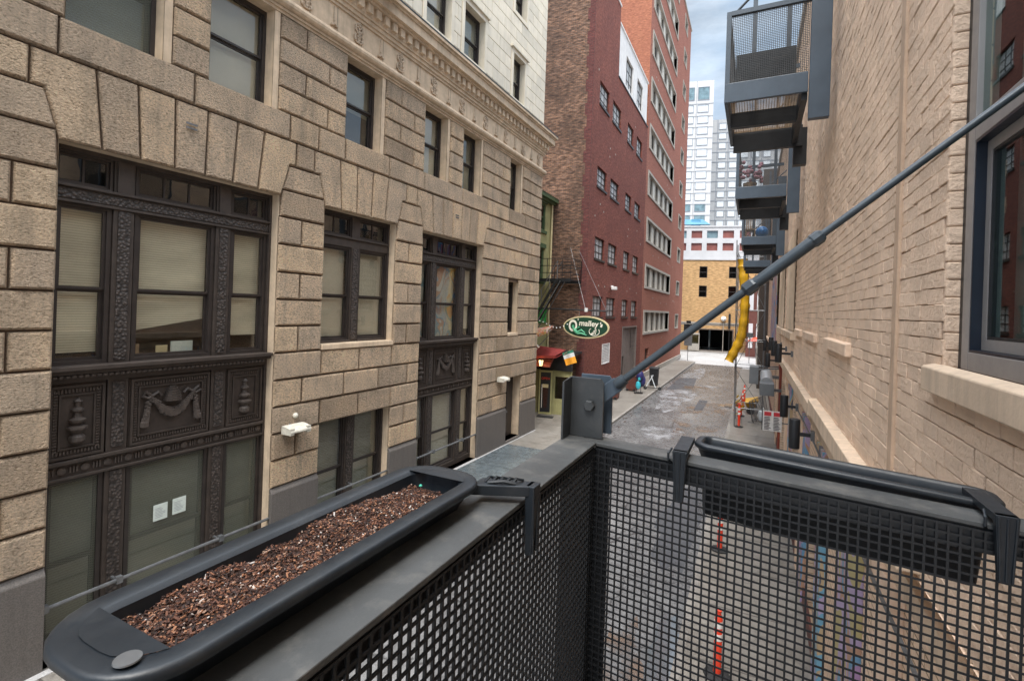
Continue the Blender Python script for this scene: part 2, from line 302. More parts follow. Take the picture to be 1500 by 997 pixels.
# ------------------------------------------------------------------ mesh builder
def F0(x,y,z): return (x,y,z)
class MB:
    def __init__(s,F=None): s.v=[]; s.f=[]; s.F=F or F0; s.pc=[]
    def add(s,vs,fs,raw=False):
        b=len(s.v); s.pc.append((b,len(s.f)))
        s.v+= [tuple(v) for v in vs] if raw else [s.F(*v) for v in vs]
        s.f+=[tuple(b+i for i in f) for f in fs]
    def box(s,a0,b0,c0,a1,b1,c1,ch=0.):
        s.add([(a0,b0,c0),(a1,b0,c0),(a1,b1,c0),(a0,b1,c0),(a0,b0,c1),(a1,b0,c1),(a1,b1,c1),(a0,b1,c1)],
              [(0,3,2,1),(4,5,6,7),(0,1,5,4),(1,2,6,5),(2,3,7,6),(3,0,4,7)])
        return s
    def hexa(s,p8): # bottom 4, top 4
        s.add(p8,[(0,3,2,1),(4,5,6,7),(0,1,5,4),(1,2,6,5),(2,3,7,6),(3,0,4,7)]); return s
    def quad(s,*p): s.add(p,[tuple(range(len(p)))]); return s
    def bar(s,p,q,w,h=None,up=(0,0,1)):
        h=h or w
        p,q=Vector(p),Vector(q); d=(q-p).normalized(); u=Vector(up)
        if abs(d.dot(u))>.97: u=Vector((0,1,0))
        a=d.cross(u).normalized(); b=a.cross(d).normalized()
        P=[]
        for o in (p,q):
            for i,j in ((-1,-1),(1,-1),(1,1),(-1,1)): P.append(tuple(o+a*i*w/2+b*j*h/2))
        s.hexa(P); return s
    def tube(s,pts,r,seg=10,cap=True):
        pts=[Vector(p) for p in pts]; n=len(pts); rs=r if isinstance(r,(list,tuple)) else [r]*n
        V=[];Fc=[]; prev=None
        for i,p in enumerate(pts):
            d=(pts[min(i+1,n-1)]-pts[max(i-1,0)]).normalized()
            u=Vector((0,0,1)) if abs(d.z)<.95 else Vector((0,1,0))
            if prev is not None: u=prev
            a=d.cross(u).normalized(); b=a.cross(d).normalized(); prev=b
            for k in range(seg):
                t=2*PI*k/seg; V.append(tuple(p+a*math.cos(t)*rs[i]+b*math.sin(t)*rs[i]))
        for i in range(n-1):
            for k in range(seg):
                k2=(k+1)%seg; Fc.append((i*seg+k,i*seg+k2,(i+1)*seg+k2,(i+1)*seg+k))
        if cap: Fc.append(tuple(range(seg))[::-1]); Fc.append(tuple((n-1)*seg+k for k in range(seg)))
        s.add(V,Fc); return s
    def lathe(s,c,prof,seg=14,axis='z'):
        V=[];Fc=[];n=len(prof)
        for r,h in prof:
            for k in range(seg):
                t=2*PI*k/seg; a,b=r*math.cos(t),r*math.sin(t)
                V.append((c[0]+a,c[1]+b,c[2]+h) if axis=='z' else (c[0]+a,c[1]+h,c[2]+b) if axis=='y' else (c[0]+h,c[1]+a,c[2]+b))
        for i in range(n-1):
            for k in range(seg):
                k2=(k+1)%seg; Fc.append((i*seg+k,i*seg+k2,(i+1)*seg+k2,(i+1)*seg+k))
        Fc.append(tuple(range(seg))[::-1]); Fc.append(tuple((n-1)*seg+k for k in range(seg)))
        s.add(V,Fc); return s
    def ball(s,c,r,rz=None,seg=8,ry=None):
        rz=rz or r; ry=ry or r; V=[(c[0],c[1],c[2]-rz)];Fc=[]; m=max(3,seg//2)
        for i in range(1,m):
            ph=-PI/2+PI*i/m
            for k in range(seg):
                t=2*PI*k/seg; V.append((c[0]+r*math.cos(ph)*math.cos(t),c[1]+ry*math.cos(ph)*math.sin(t),c[2]+rz*math.sin(ph)))
        V.append((c[0],c[1],c[2]+rz)); L=len(V)-1
        for k in range(seg):
            k2=(k+1)%seg; Fc.append((0,1+k2,1+k)); Fc.append((L,L-seg+k,L-seg+k2))
            for i in range(m-2): Fc.append((1+i*seg+k,1+i*seg+k2,1+(i+1)*seg+k2,1+(i+1)*seg+k))
        s.add(V,Fc); return s
    def frame(s,a0,a1,z0,z1,w,n0,n1,wb=None):
        # rectangular ring in (a,z), thickness n0..n1 ; local order (a,n,z)
        wb=wb or w
        s.box(a0,n0,z0,a0+w,n1,z1); s.box(a1-w,n0,z0,a1,n1,z1)
        s.box(a0+w,n0,z1-w,a1-w,n1,z1); s.box(a0+w,n0,z0,a1-w,n1,z0+wb); return s
    def wall(s,a0,a1,z0,z1,ops,depth,n=0.,jamb=True):
        A=sorted(set([a0,a1]+[min(max(o[i],a0),a1) for o in ops for i in (0,1)]))
        Zs=sorted(set([z0,z1]+[min(max(o[i],z0),z1) for o in ops for i in (2,3)]))
        for i in range(len(A)-1):
            for j in range(len(Zs)-1):
                ca,cz=(A[i]+A[i+1])/2,(Zs[j]+Zs[j+1])/2
                if any(o[0]<ca<o[1] and o[2]<cz<o[3] for o in ops): continue
                s.add([(A[i],n,Zs[j]),(A[i+1],n,Zs[j]),(A[i+1],n,Zs[j+1]),(A[i],n,Zs[j+1])],[(0,1,2,3)])
        if jamb:
            for o in ops: s.jambs(o,n,n-depth)
        return s
    def jambs(s,o,n0,n1):
        a,b,c,d=o
        s.quad((a,n0,c),(a,n1,c),(a,n1,d),(a,n0,d)); s.quad((b,n0,c),(b,n1,c),(b,n1,d),(b,n0,d))
        s.quad((a,n0,c),(b,n0,c),(b,n1,c),(a,n1,c)); s.quad((a,n0,d),(b,n0,d),(b,n1,d),(a,n1,d))
    def stone(s,poly,n0,n1,inset):
        # poly in (a,z) CCW; prism from n0 to n1 with top inset by chamfer
        m=len(poly); ins=[]
        ar=sum(poly[i][0]*poly[(i+1)%m][1]-poly[(i+1)%m][0]*poly[i][1] for i in range(m))
        sg=1 if ar>0 else -1
        for i in range(m):
            p0,p1,p2=Vector(poly[i-1]),Vector(poly[i]),Vector(poly[(i+1)%m])
            d1=(p1-p0).normalized(); d2=(p2-p1).normalized()
            n1_=Vector((-d1.y,d1.x))*sg; n2_=Vector((-d2.y,d2.x))*sg
            b=(n1_+n2_); b=b/max(.3,b.dot(n1_)) if b.length>1e-6 else n1_
            ins.append(p1+b*inset)
        V=[(p[0],n0,p[1]) for p in poly]+[(p[0],n0+(n1-n0)*.55,p[1]) for p in poly]+[(p.x,n1,p.y) for p in ins]
        Fc=[]
        for r in (0,1):
            for i in range(m):
                j=(i+1)%m; Fc.append((r*m+i,r*m+j,(r+1)*m+j,(r+1)*m+i))
        Fc.append(tuple(2*m+i for i in range(m)))
        s.add(V,Fc); return s
    def build(s,name,mat,parent=None,smooth=False,kind=None,label=None,group=None,cat=None,bevel=0,recalc=True,mats=None,sp=0):
        if sp and len(s.pc)>sp:
            o=None; pcs=s.pc[::sp]+[(len(s.v),len(s.f))]
            for i in range(len(pcs)-1):
                (v0,f0),(v1,f1)=pcs[i],pcs[i+1]
                m_=MB(); m_.v=s.v[v0:v1]; m_.f=[tuple(q-v0 for q in f) for f in s.f[f0:f1]]
                o=m_.build(name,mat,parent,smooth,kind,label,group,cat,bevel,recalc)
            return o
        me=D.meshes.new(name); me.from_pydata(s.v,[],s.f)
        if recalc:
            bm=bmesh.new(); bm.from_mesh(me); bmesh.ops.recalc_face_normals(bm,faces=bm.faces); bm.to_mesh(me); bm.free()
        me.materials.append(mat)
        if smooth:
            for p in me.polygons: p.use_smooth=True
            me.set_sharp_from_angle(angle=R(38))
        me.update()
        o=D.objects.new(name,me); COL.objects.link(o)
        if bevel:
            b=o.modifiers.new('bevel','BEVEL'); b.width=bevel; b.segments=2; b.limit_method='ANGLE'; b.angle_limit=R(35)
        if parent: o.parent=parent
        if kind: o['kind']=kind
        if label: o['label']=label
        if cat: o['category']=cat
        if group: o['group']=group
        return o
def thing(name,label,cat,loc=(0,0,0),rz=0,group=None):
    o=D.objects.new(name,None); COL.objects.link(o); o.location=loc; o.rotation_euler=(0,0,rz)
    o['label']=label; o['category']=cat; o.empty_display_size=.1
    if group: o['group']=group
    return o
def dup(root,loc,rz=None,label=None,group=None,parent=None):
    def cp(o,par):
        c=o.copy(); COL.objects.link(c); c.parent=par
        for ch in [x for x in D.objects if x.parent==o and x!=c]: cp(ch,c)
        return c
    r=cp(root,parent); r.location=loc
    if rz is not None: r.rotation_euler=(0,0,rz)
    if label: r['label']=label
    if group: r['group']=group
    return r
def text_mesh(body,size,mat,parent,name='lettering',ext=.004,shear=0.,offset=.0):
    cu=D.curves.new('t','FONT'); cu.body=body; cu.size=size; cu.extrude=ext; cu.shear=shear; cu.offset=offset; cu.align_x='CENTER'; cu.align_y='CENTER'
    to=D.objects.new('t',cu); COL.objects.link(to)
    dg=bpy.context.evaluated_depsgraph_get(); dg.update()
    me=D.meshes.new_from_object(to.evaluated_get(dg)); D.objects.remove(to); D.curves.remove(cu)
    me.materials.clear(); me.materials.append(mat)
    o=D.objects.new(name,me); COL.objects.link(o); o.parent=parent; return o

# local frame used by facade builders: (a along, n outward, z up)
def FL(a,n,z): return (a,-n,z)            # objects whose root is rotated; outward = local -Y

# ------------------------------------------------------------------ generic sash window
def sash(parent,F,a0,a1,z0,z1,n,blind=None,fw=.07,mid=.5,glass=None,mat=None,split=1,screen=False,muntins=0,blind_z=None,single=False):
    mat=mat or m_iron_d; glass=glass or m_glass
    fr=MB(F).frame(a0,a1,z0,z1,fw,n-.10,n+.02).build('window',mat,parent)
    s=MB(F); zm=z0+(z1-z0)*mid; g=MB(F)
    b0,b1=a0+fw,a1-fw
    if single:
        s.frame(b0,b1,z0+fw,z1-fw,.035,n-.07,n-.02)
        g.box(b0+.03,n-.05,z0+fw+.03,b1-.03,n-.044,z1-fw-.03)
        for k in range(1,muntins+1):
            x=b0+(b1-b0)*k/(muntins+1); s.box(x-.014,n-.065,z0+fw+.035,x+.014,n-.025,z1-fw-.035)
    else:
        s.frame(b0,b1,zm,z1-fw,.04,n-.05,n-.01); s.frame(b0,b1,z0+fw,zm,.045,n-.09,n-.052)
        g.box(b0+.035,n-.034,zm+.03,b1-.035,n-.030,z1-fw-.03); g.box(b0+.04,n-.074,z0+fw+.04,b1-.04,n-.070,zm-.03)
    s.build('sash',mat,fr); g.build('pane',glass,fr,sp=1)
    if screen: MB(F).box(b0,n-.008,z0+fw,b1,n-.006,z1-fw).build('wire_screen',m_screen,fr)
    if blind:
        bz=blind_z if blind_z is not None else z0+fw
        if isinstance(bz,tuple):
            MB(F).add([(b0,n-.14,bz[0]),(b1,n-.14,bz[1]),(b1,n-.14,z1-fw),(b0,n-.14,z1-fw)],[(0,1,2,3)]) if False else None
            mb=MB(F); mb.hexa([(b0,n-.14,bz[0]),(b1,n-.14,bz[1]),(b1,n-.145,bz[1]),(b0,n-.145,bz[0]),(b0,n-.14,z1-fw),(b1,n-.14,z1-fw),(b1,n-.145,z1-fw),(b0,n-.145,z1-fw)])
            mb.build('blind',blind,fr)
        else: MB(F).box(b0,n-.145,bz,b1,n-.14,z1-fw).build('blind',blind,fr)
    return fr

# =================================================================== LEFT STONE BUILDING
ALR=R(90-.824)
L=thing('stone_office_building','tan rusticated stone office building with dark cast iron window bays and white upper storeys','building',(-8.7,0,0),ALR)
U0,U1=-4.0,19.5
DEP=.34
big=[(3.28,6.74),(11.36,14.70)]
ops=[]
for a,b in big: ops.append((a,b,.12,7.4))
ops+= [(7.87,10.24,4.36,7.4),(7.9,10.22,.3,2.68),(16.68,17.56,4.34,6.33),(16.78,18.05,.22,2.68)]
ops+= [(-1.3,1.07,4.36,7.4),(-1.3,1.02,.3,2.68)]
upw=[(-1.6,-.5),(.3,1.4),(3.3,4.54),(5.27,6.5),(8.38,9.54),(11.3,12.42),(13.28,14.4),(16.54,17.5)]
for a,b in upw: ops.append((a,b,9.06,10.96))
# backing wall, with side/back/roof
w=MB(FL); w.wall(U0,U1,0,13.0,ops,DEP,jamb=False)
w.build('wall',m_joint,L)
jb=MB(FL)
for o in ops: jb.jambs(o,.028,-DEP)
# joint lines on reveals
jb.build('reveal',m_smooth,L,sp=4)
body=MB(FL); body.box(U0,-14,0,U1,-1.0,12.9)
body.quad((U1,0,0),(U1,-1.0,0),(U1,-1.0,13),(U1,0,13)); body.quad((U0,0,0),(U0,-1.0,0),(U0,-1.0,13),(U0,0,13))
body.build('interior_wall',m_room,L)
sidew=MB(FL); sidew.box(U1,-14,0,U1+.03,.0,19); sidew.build('side_wall',m_smooth,L)
def free(a0,a1,z0,z1,ops,extra=()):
    zc=(z0+z1)/2
    cuts=sorted([(o[0],o[1]) for o in list(ops)+list(extra) if o[2]<zc<o[3]])
    res=[];x=a0
    for c in cuts:
        if c[0]>x: res.append((x,c[0]))
        x=max(x,c[1])
    if x<a1: res.append((x,a1))
    return res
def courses(mb,a0,a1,z0,z1,row,n1=.075,size=1.12,g=.030,ops=ops,extra=(),inset=.03,n0=0.):
    for (p,q) in free(a0,a1,z0,z1,ops,extra):
        wd=q-p
        if wd<1.35: cut=[p,q] if row%2==0 else [p,p+wd*.47,q]
        else:
            n=max(2,round(wd/size)); st=wd/n
            cut=[p]+[p+st*k for k in range(1,n)]+[q] if row%2==0 else [p]+[p+st*(k-.42) for k in range(1,n+1)]+[q]
        for i in range(len(cut)-1):
            x0,x1=cut[i],cut[i+1]
            l=g/2 if i else 0; r=g/2 if i<len(cut)-2 else 0
            d=random.uniform(-.012,.012)
            mb.stone([(x0+l,z0+g/2),(x1-r,z0+g/2),(x1-r,z1-g/2),(x0+l,z1-g/2)],n0,n1+d,inset)
st=MB(FL)
zs=[1.53,2.08,2.61,3.15,3.69,4.24,4.78,5.32,5.87,6.43,6.98]
for i in range(len(zs)-1): courses(st,U0,U1,zs[i],zs[i+1],i)
# arch voussoirs
arches=[(3.28,6.74,7),(11.36,14.70,7),(7.87,10.24,5),(-1.3,1.07,5)]
Z1,Z2,Z3=7.52,8.03,8.53
for a,b,n in arches:
    c=(a+b)/2; xb=[a+(b-a)*i/n for i in range(n+1)]; xt=[c+(x-c)*(1.085 if n==7 else 1.12) for x in xb]
    gg=.014
    for i in range(n):
        if i==0: poly=[(xb[0],7.4),(xb[1]-gg,7.4),(xt[1]-gg,Z3-gg),(a-.32,Z3-gg),(a-.32,Z2+gg),(a-.18,Z2+gg)]
        elif i==n-1: poly=[(xb[i]+gg,7.4),(xb[n],7.4),(b+.18,Z2+gg),(b+.32,Z2+gg),(b+.32,Z3-gg),(xt[i]+gg,Z3-gg)]
        else: poly=[(xb[i]+gg,7.4),(xb[i+1]-gg,7.4),(xt[i+1]-gg,Z3-gg),(xt[i]+gg,Z3-gg)]
        st.stone(poly,0,.08+random.uniform(-.012,.012),.028)
# pier stones around arches
def piers(z0,z1,offs,row):
    xs=[U0]
    ar=sorted(arches)
    segs=[];x=U0;lo=None
    for a,b,n in ar: segs.append((x,a,lo,True)); x=b; lo=True
    segs.append((x,U1,lo,False))
    for (p,q,lp,rq) in segs:
        o0,o1=offs
        P0=p+(o0 if lp else 0);P1=p+(o1 if lp else 0);Q0=q-(o0 if rq else 0);Q1=q-(o1 if rq else 0)
        wd=q-p; n=1 if wd<1.3 else max(2,round(wd/1.12))
        cut=[(P0,P1)]+[((p+wd*k/n)+(.3 if row%2 else 0),)*2 for k in range(1,n)]+[(Q0,Q1)]
        for i in range(len(cut)-1):
            l,r=cut[i],cut[i+1]; e=.014
            st.stone([(l[0]+e,z0+e),(r[0]-e,z0+e),(r[1]-e,z1-e),(l[1]+e,z1-e)],0,.075+random.uniform(-.012,.012),.028)
piers(6.98,Z1,(0.,.03),0); piers(Z1,Z2,(.035,.17),1); piers(Z2,Z3,(.335,.335),0)
# long band course under windows
x=U0
bj=[U0,-2.2,-.1,1.6,3.23,5.03,6.91,7.63,8.38,9.86,11.32,13.3,14.9,16.5,17.9,U1]
for i in range(len(bj)-1):
    st.stone([(bj[i]+.013,Z3+.014),(bj[i+1]-.013,Z3+.014),(bj[i+1]-.013,9.05),(bj[i]+.013,9.05)],0,.085,.03)
zz=[9.06,9.535,10.01,10.485,10.96]
for i in range(4):
    r=i
    for (p,q) in free(U0,U1,zz[i],zz[i+1],ops):
        p2=p+ (.13 if p>U0 else 0) # smooth jamb strip on one side
        wd=q-p2
        if wd<1.0: cut=[p2,q]
        elif wd<2.2: cut=[p2,p2+wd*(.36 if r%2 else .7),q]
        else:
            n=max(2,round(wd/1.0)); cut=[p2]+[p2+wd*(k-(.4 if r%2 else 0))/n for k in range(1,n+(1 if r%2 else 0))]+[q]
        for k in range(len(cut)-1):
            st.stone([(cut[k]+.012,zz[i]+.013),(cut[k+1]-.012,zz[i]+.013),(cut[k+1]-.012,zz[i+1]-.013),(cut[k]+.012,zz[i+1]-.013)],0,.075+random.uniform(-.01,.01),.028)
st.build('rusticated_stonework',m_rock,L)
# smooth jamb strips, lintel band, mouldings
sm=MB(FL)
for a,b in upw: sm.box(b,0,9.06,b+.12,.03,10.96)
sm.box(U0,0,10.965,U1+.06,.05,11.02); sm.box(U0,0,11.02,U1+.07,.09,11.07)
sm.tube([(U0,.10,11.17),(U1+.1,.10,11.17)],.095,12)
sm.box(U0,0,11.26,U1+.06,.06,11.31)
sm.box(U0,0,11.31,U1,.03,11.88)
sm.box(U0,0,11.88,U1+.08,.07,11.95); sm.box(U0,0,11.95,U1+.12,.11,12.04); sm.box(U0,0,12.04,U1+.16,.15,12.10); sm.box(U0,0,12.10,U1+.18,.16,12.34)
k=U0
while k<U1+.1:
    sm.box(k,.16,12.13,k+.16,.25,12.33); k+=.29
sm.box(U0,0,12.34,U1+.32,.30,12.40); sm.box(U0,0,12.40,U1+.42,.40,12.62); sm.box(U0,0,12.62,U1+.46,.44,12.68); sm.box(U0,0,12.68,U1+.52,.50,12.76)
sm.build('cornice',m_smooth,L)
lip=MB(FL).box(U0,-.1,12.765,U1+.53,.51,12.80); lip.build('cornice_flashing',m_black,L)
# vertical joints in frieze & carved ornaments
fj=MB(FL); k=U0+.2
while k<U1: fj.box(k,.028,11.32,k+.012,.0315,11.87); k+=.74
fj.build('frieze_joint',m_wjoint,L,sp=1)
u=-3.16; i=0
while u<19.3:
    o=MB(FL)
    if i%2==0:
        o.tube([(u,.05,11.36),(u,.05,11.84)],[.035,.02],6)
        for q in range(7):
            z=11.38+q*.07
            for sx in (-1,1): o.ball((u+sx*(.05+.03*math.sin(q*1.9)),.05,z),.032,.03,6)
            o.ball((u,.07,z+.03),.028,.025,6)
        for sx in (-1,1):
            o.tube([(u+sx*.03,.04,11.38),(u+sx*.12,.06,11.42),(u+sx*.13,.06,11.52),(u+sx*.08,.05,11.56)],[.02,.025,.02,.01],6)
            o.tube([(u+sx*.03,.04,11.62),(u+sx*.11,.06,11.66),(u+sx*.11,.06,11.75),(u+sx*.06,.05,11.78)],[.02,.025,.02,.01],6)
    else:
        o.tube([(u,.04,11.42),(u,.04,11.84)],[.02,.012],6)
        for sx in (-1,0,1): o.ball((u+sx*.06,.06,11.40+.03*(sx==0)),.045,.035,6)
        o.ball((u,.05,11.52),.03,.03,6)
    o.build('frieze_ornament',m_orn,L,smooth=True)
    u+=.74; i+=1
# granite base
gr=MB(FL)
gcuts=free(U0,U1,.5,1.0,ops)
for (p,q) in gcuts:
    top=1.43
    # lower windows at .75..: base splits below sill
    gr.box(p,0,.0,q,.09,top); gr.hexa([(p,0,top),(q,0,top),(q,.09,top),(p,.09,top),(p,0,1.53),(q,0,1.53),(q,.035,1.53),(p,.035,1.53)])
gr.box(7.9,0,0,10.22,.09,.3); gr.box(-1.3,0,0,1.02,.09,.3)
gr.box(16.78,-.3,.12,18.05,.10,.22)
gr.build('granite_base',m_granite,L,bevel=.008,sp=1)
for (p,q) in ((7.88,10.23),(16.68,17.56)):
    MB(FL).box(p,-DEP,4.24,q,.085,4.355).build('window_sill',m_smooth,L,bevel=.01)
# ---- cast iron bays
def fluted_frame(mb,a0,a1,z0,z1,n):
    # small tongue border
    k=a0
    while k<a1: mb.box(k,n,z1-.05,k+.022,n+.018,z1); mb.box(k,n,z0,k+.022,n+.018,z0+.05); k+=.042
    k=z0+.05
    while k<z1-.05: mb.box(a0,n,k,a0+.05,n+.018,k+.022); mb.box(a1-.05,n,k,a1,n+.018,k+.022); k+=.042
def urn(mb,c,n,z,s=1.):
    prof=[(.07,0),(.10,.03),(.10,.09),(.055,.13),(.10,.17),(.13,.2),(.13,.23),(.05,.25),(.10,.3),(.11,.33),(.05,.36),(.04,.42),(.08,.45),(.08,.47),(.03,.5),(.035,.56),(.06,.58),(.02,.62)]
    mb.lathe((c,n,z),[(r*s*.95,h*s) for r,h in prof],10)
def swag(mb,c,n,z,s=1.):
    # beehive
    for q in range(7): mb.lathe((c,n,z+.12*s+q*.034*s),[(.13*s*math.cos(q/7*1.35),0),(.135*s*math.cos(q/7*1.35),.03*s)],12)
    # garland
    for q in range(27):
        t=q/26; x=c+(t-.5)*.62*s; zz_=z+.18*s-.26*s*math.sin(PI*t)+.02
        rr=(.035+.03*math.sin(PI*t))*s
        mb.ball((x,n+.02,zz_),rr,rr,6); mb.ball((x+random.uniform(-.02,.02),n+.035,zz_-rr*.7),rr*.7,None,6); mb.ball((x+random.uniform(-.02,.02),n+.03,zz_+rr*.7),rr*.6,None,6)
    for sx in (-1,1):
        for q in range(7): # tassel drops
            mb.ball((c+sx*(.33+.012*q)*s,n+.02,z+.16*s-q*.06*s),(.03+.007*q)*s,None,6); mb.ball((c+sx*(.37+.008*q)*s,n+.02,z+.13*s-q*.055*s),.032*s,None,6)
        mb.tube([(c+sx*.30*s,n+.01,z+.22*s),(c+sx*.40*s,n+.03,z+.30*s),(c+sx*.44*s,n+.02,z+.24*s),(c+sx*.36*s,n+.02,z+.2*s),(c+sx*.22*s,n+.02,z+.28*s),(c+sx*.17*s,n+.02,z+.22*s)],.026*s,6)
def bay(a,b,blinds,art=False):
    n=-.26; 
    # openings within bay
    x0,x1=a+.02,b+.0
    l0,l1=a+.06,a+.76; p0,p1=a+.80,a+1.02; c0,c1=a+1.07,a+2.35; q0,q1=a+2.39,a+2.60; r0,r1=a+2.65,b-.06
    fr=MB(FL)
    fr.box(a,n-.12,.12,a+.05,n+.08,7.4); fr.box(b-.05,n-.12,.12,b,n+.08,7.4); fr.box(a+.05,n-.12,7.34,b-.05,n+.06,7.4)
    for (u0,u1) in ((p0,p1),(q0,q1)):
        fr.box(u0-.03,n-.1,4.25,u1+.03,n+.05,6.62); fr.box(u0,n+.05,6.86,u1,n+.085,7.34); fr.box(u0-.03,n-.1,6.86,u1+.03,n+.05,7.34)
        fr.box(u0-.03,n-.1,.12,u1+.03,n+.05,2.62); fr.box(u0-.03,n-.1,2.88,u1+.03,n+.05,4.0)
    fr.box(a+.05,n-.1,6.62,b-.05,n+.05,6.86); fr.box(a+.05,n+.05,6.82,b-.05,n+.10,6.86); fr.box(a+.05,n+.05,6.60,b-.05,n+.08,6.635)
    fr.box(a+.05,n-.1,2.62,b-.05,n+.04,2.88)
    fr.box(a+.05,n+.04,2.83,b-.05,n+.11,2.88); fr.box(a+.05,n+.04,2.60,b-.05,n+.09,2.64)
    fr.box(a+.05,n-.1,4.0,b-.05,n+.08,4.25); fr.box(a-.0,n+.08,4.19,b,n+.26,4.25); fr.box(a+.0,n+.08,4.13,b,n+.20,4.19); fr.box(a+.05,n-.1,.12,b-.05,n+.06,.28)
    fr.build('iron_frame',m_iron,L,bevel=.006)
    # emboss pilaster faces
    for (u0,u1) in ((p0,p1),(q0,q1)):
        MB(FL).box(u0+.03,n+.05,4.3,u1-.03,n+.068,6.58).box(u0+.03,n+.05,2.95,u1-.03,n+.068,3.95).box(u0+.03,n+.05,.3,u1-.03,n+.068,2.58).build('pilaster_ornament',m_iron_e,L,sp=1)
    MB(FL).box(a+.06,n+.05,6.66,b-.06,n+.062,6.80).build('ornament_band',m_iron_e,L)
    mb=MB(FL)
    k=a+.08
    while k<b-.1: mb.ball((k,n+.16,4.10),.045,.03,6); k+=.075
    k=a+.1
    j=0
    while k<b-.1:
        if j%2: mb.lathe((k,n+.04,2.735),[(.055,0),(.055,.02),(.03,.025)],10,'y')
        else:
            for e in (-.04,0,.04): mb.box(k+e-.01,n+.04,2.69,k+e+.01,n+.065,2.78)
        k+=.14; j+=1
    mb.build('dentil_band',m_relief,L); 
    # transoms + sashes
    cols=((l0,l1,1),(c0,c1,2),(r0,r1,1))
    for i,(u0,u1,mu) in enumerate(cols):
        sash(L,FL,u0,u1,6.86,7.34,n,None,.035,single=True,muntins=mu,glass=m_glass_d)
        bl=blinds[i]
        sash(L,FL,u0,u1,4.25,6.62,n,bl[0],.06,.47,blind_z=bl[1])
        sash(L,FL,u0,u1,.28,2.62,n,m_shade if art else m_blind_g,.06,.47,screen=not art)
        # spandrel panels
        sp=MB(FL).box(u0,n-.05,2.88,u1,n+.02,4.0)
        sp.frame(u0+.02,u1-.02,2.90,3.96,.035,n+.02,n+.06); 
        ww=.13; sp.frame(u0+ww,u1-ww,2.90+ww,3.96-ww,.025,n+.02,n+.05)
        spo=sp.build('spandrel_panel',m_iron,L)
        rl=MB(FL); fluted_frame(rl,u0+.07,u1-.07,2.96,3.90,n+.02)
        cc=(u0+u1)/2
        if i==1: swag(rl,cc,n+.04,3.42,1.05)
        else: urn(rl,cc,n+.04,3.11,1.05)
        rl.build('relief_ornament',m_relief,spo,smooth=False)
    # guard rail
    gd=MB(FL); gd.tube([(a,.02,.94),(b,.02,.94)],.028,8)
    for u in (p0+.1,q0+.1,a+.02): gd.bar((u,n+.04,.92),(u,0,.92),.03,.03); gd.box(u-.04,-.02,.89,u+.04,.06,.99)
    gd.build('guard_rail',m_pipe,L)
bay(3.28,6.74,[(m_blind,4.42),(m_blind,(4.72,4.92)),(m_blind,4.6)])
bay(11.36,14.70,[(m_artglass,4.31),(m_artglass,4.31),(m_shade,4.55)],True)
# items on the sill behind the big window
MB(FL).box(4.42,-.48,4.33,4.58,-.46,4.50).build('picture_frame',m_wood,None,label='small wooden picture frame behind the glass of the big lower left bay window',cat='picture frame')
D.objects['picture_frame'].location=(-8.7,0,0); D.objects['picture_frame'].rotation_euler=(0,0,ALR)
ob=MB(FL).box(5.08,-.50,4.33,5.44,-.47,4.52).build('letter_tray',m_paper,None,label='pale grey box standing on the inside sill under the slanting blind',cat='box'); ob.location=(-8.7,0,0); ob.rotation_euler=(0,0,ALR)
ob=MB(FL).box(4.84,-.49,4.33,5.02,-.47,4.46).build('photo_card',m_cream,None,label='yellowish photo card on the inside sill, between the frame and the pale box',cat='card'); ob.location=(-8.7,0,0); ob.rotation_euler=(0,0,ALR)
for (u0,z0,lab) in ((4.77,1.54,'left one of two pale notices taped inside the lower centre window'),(5.07,1.55,'right one of two pale notices taped inside the lower centre window')):
    t=thing('paper_notice',lab,'notice',(-8.7,0,0),ALR)
    p=MB(FL).box(u0,-.249,z0,u0+.22,-.246,z0+.27).build('sheet',m_paper,t)
    tx=MB(FL)
    for q in range(7): tx.box(u0+.03,-.2455,z0+.05+q*.025,u0+.03+random.uniform(.08,.16),-.2445,z0+.055+q*.025)
    tx.build('text_rows',m_mull,t)
# two light bay windows (middle)
def midbay(a,b):
    n=-.24; c=(a+b)/2
    for z0,z1,low in ((4.36,7.4,False),(.3,2.68,True)):
        fr=MB(FL); aa,bb=(a,b) if not low else (a+.03,b-.02)
        fr.box(aa,n-.12,z0,aa+.05,n+.06,z1); fr.box(bb-.05,n-.12,z0,bb,n+.06,z1); fr.box(aa+.05,n-.12,z1-.05,bb-.05,n+.06,z1)
        fr.box(c-.13,n-.1,z0,c+.13,n+.05,z1-.05); fr.box(aa+.05,n-.12,z0,c-.13,n+.08,z0+.05); fr.box(c+.13,n-.12,z0,bb-.05,n+.08,z0+.05)
        if not low:
            fr.box(aa+.05,n-.1,6.62,c-.13,n+.05,6.86); fr.box(c+.13,n-.1,6.62,bb-.05,n+.05,6.86); fr.box(aa+.05,n+.05,6.82,bb-.05,n+.09,6.86)
        fr.build('iron_frame',m_iron,L,bevel=.006)
        MB(FL).box(c-.09,n+.05,z0+.05,c+.09,n+.066,(6.6 if not low else z1-.08)).build('pilaster_ornament',m_iron_e,L)
        for (u0,u1) in ((aa+.05,c-.13),(c+.13,bb-.05)):
            if not low:
                sash(L,FL,u0,u1,6.86,7.35,n,None,.035,single=True,muntins=1,glass=m_glass_d)
                sash(L,FL,u0,u1,4.41,6.62,n,m_shade,.05,.47)
            else: sash(L,FL,u0,u1,.35,2.63,n,m_blind_g,.05,.45)
    gd=MB(FL); gd.tube([(a,.02,.94),(b,.02,.94)],.026,8)
    for u in (a+.05,c): gd.bar((u,n,.92),(u,0.,.92),.03,.03)
    gd.build('guard_rail',m_pipe,L)
midbay(7.87,10.24); midbay(-1.3,1.07)
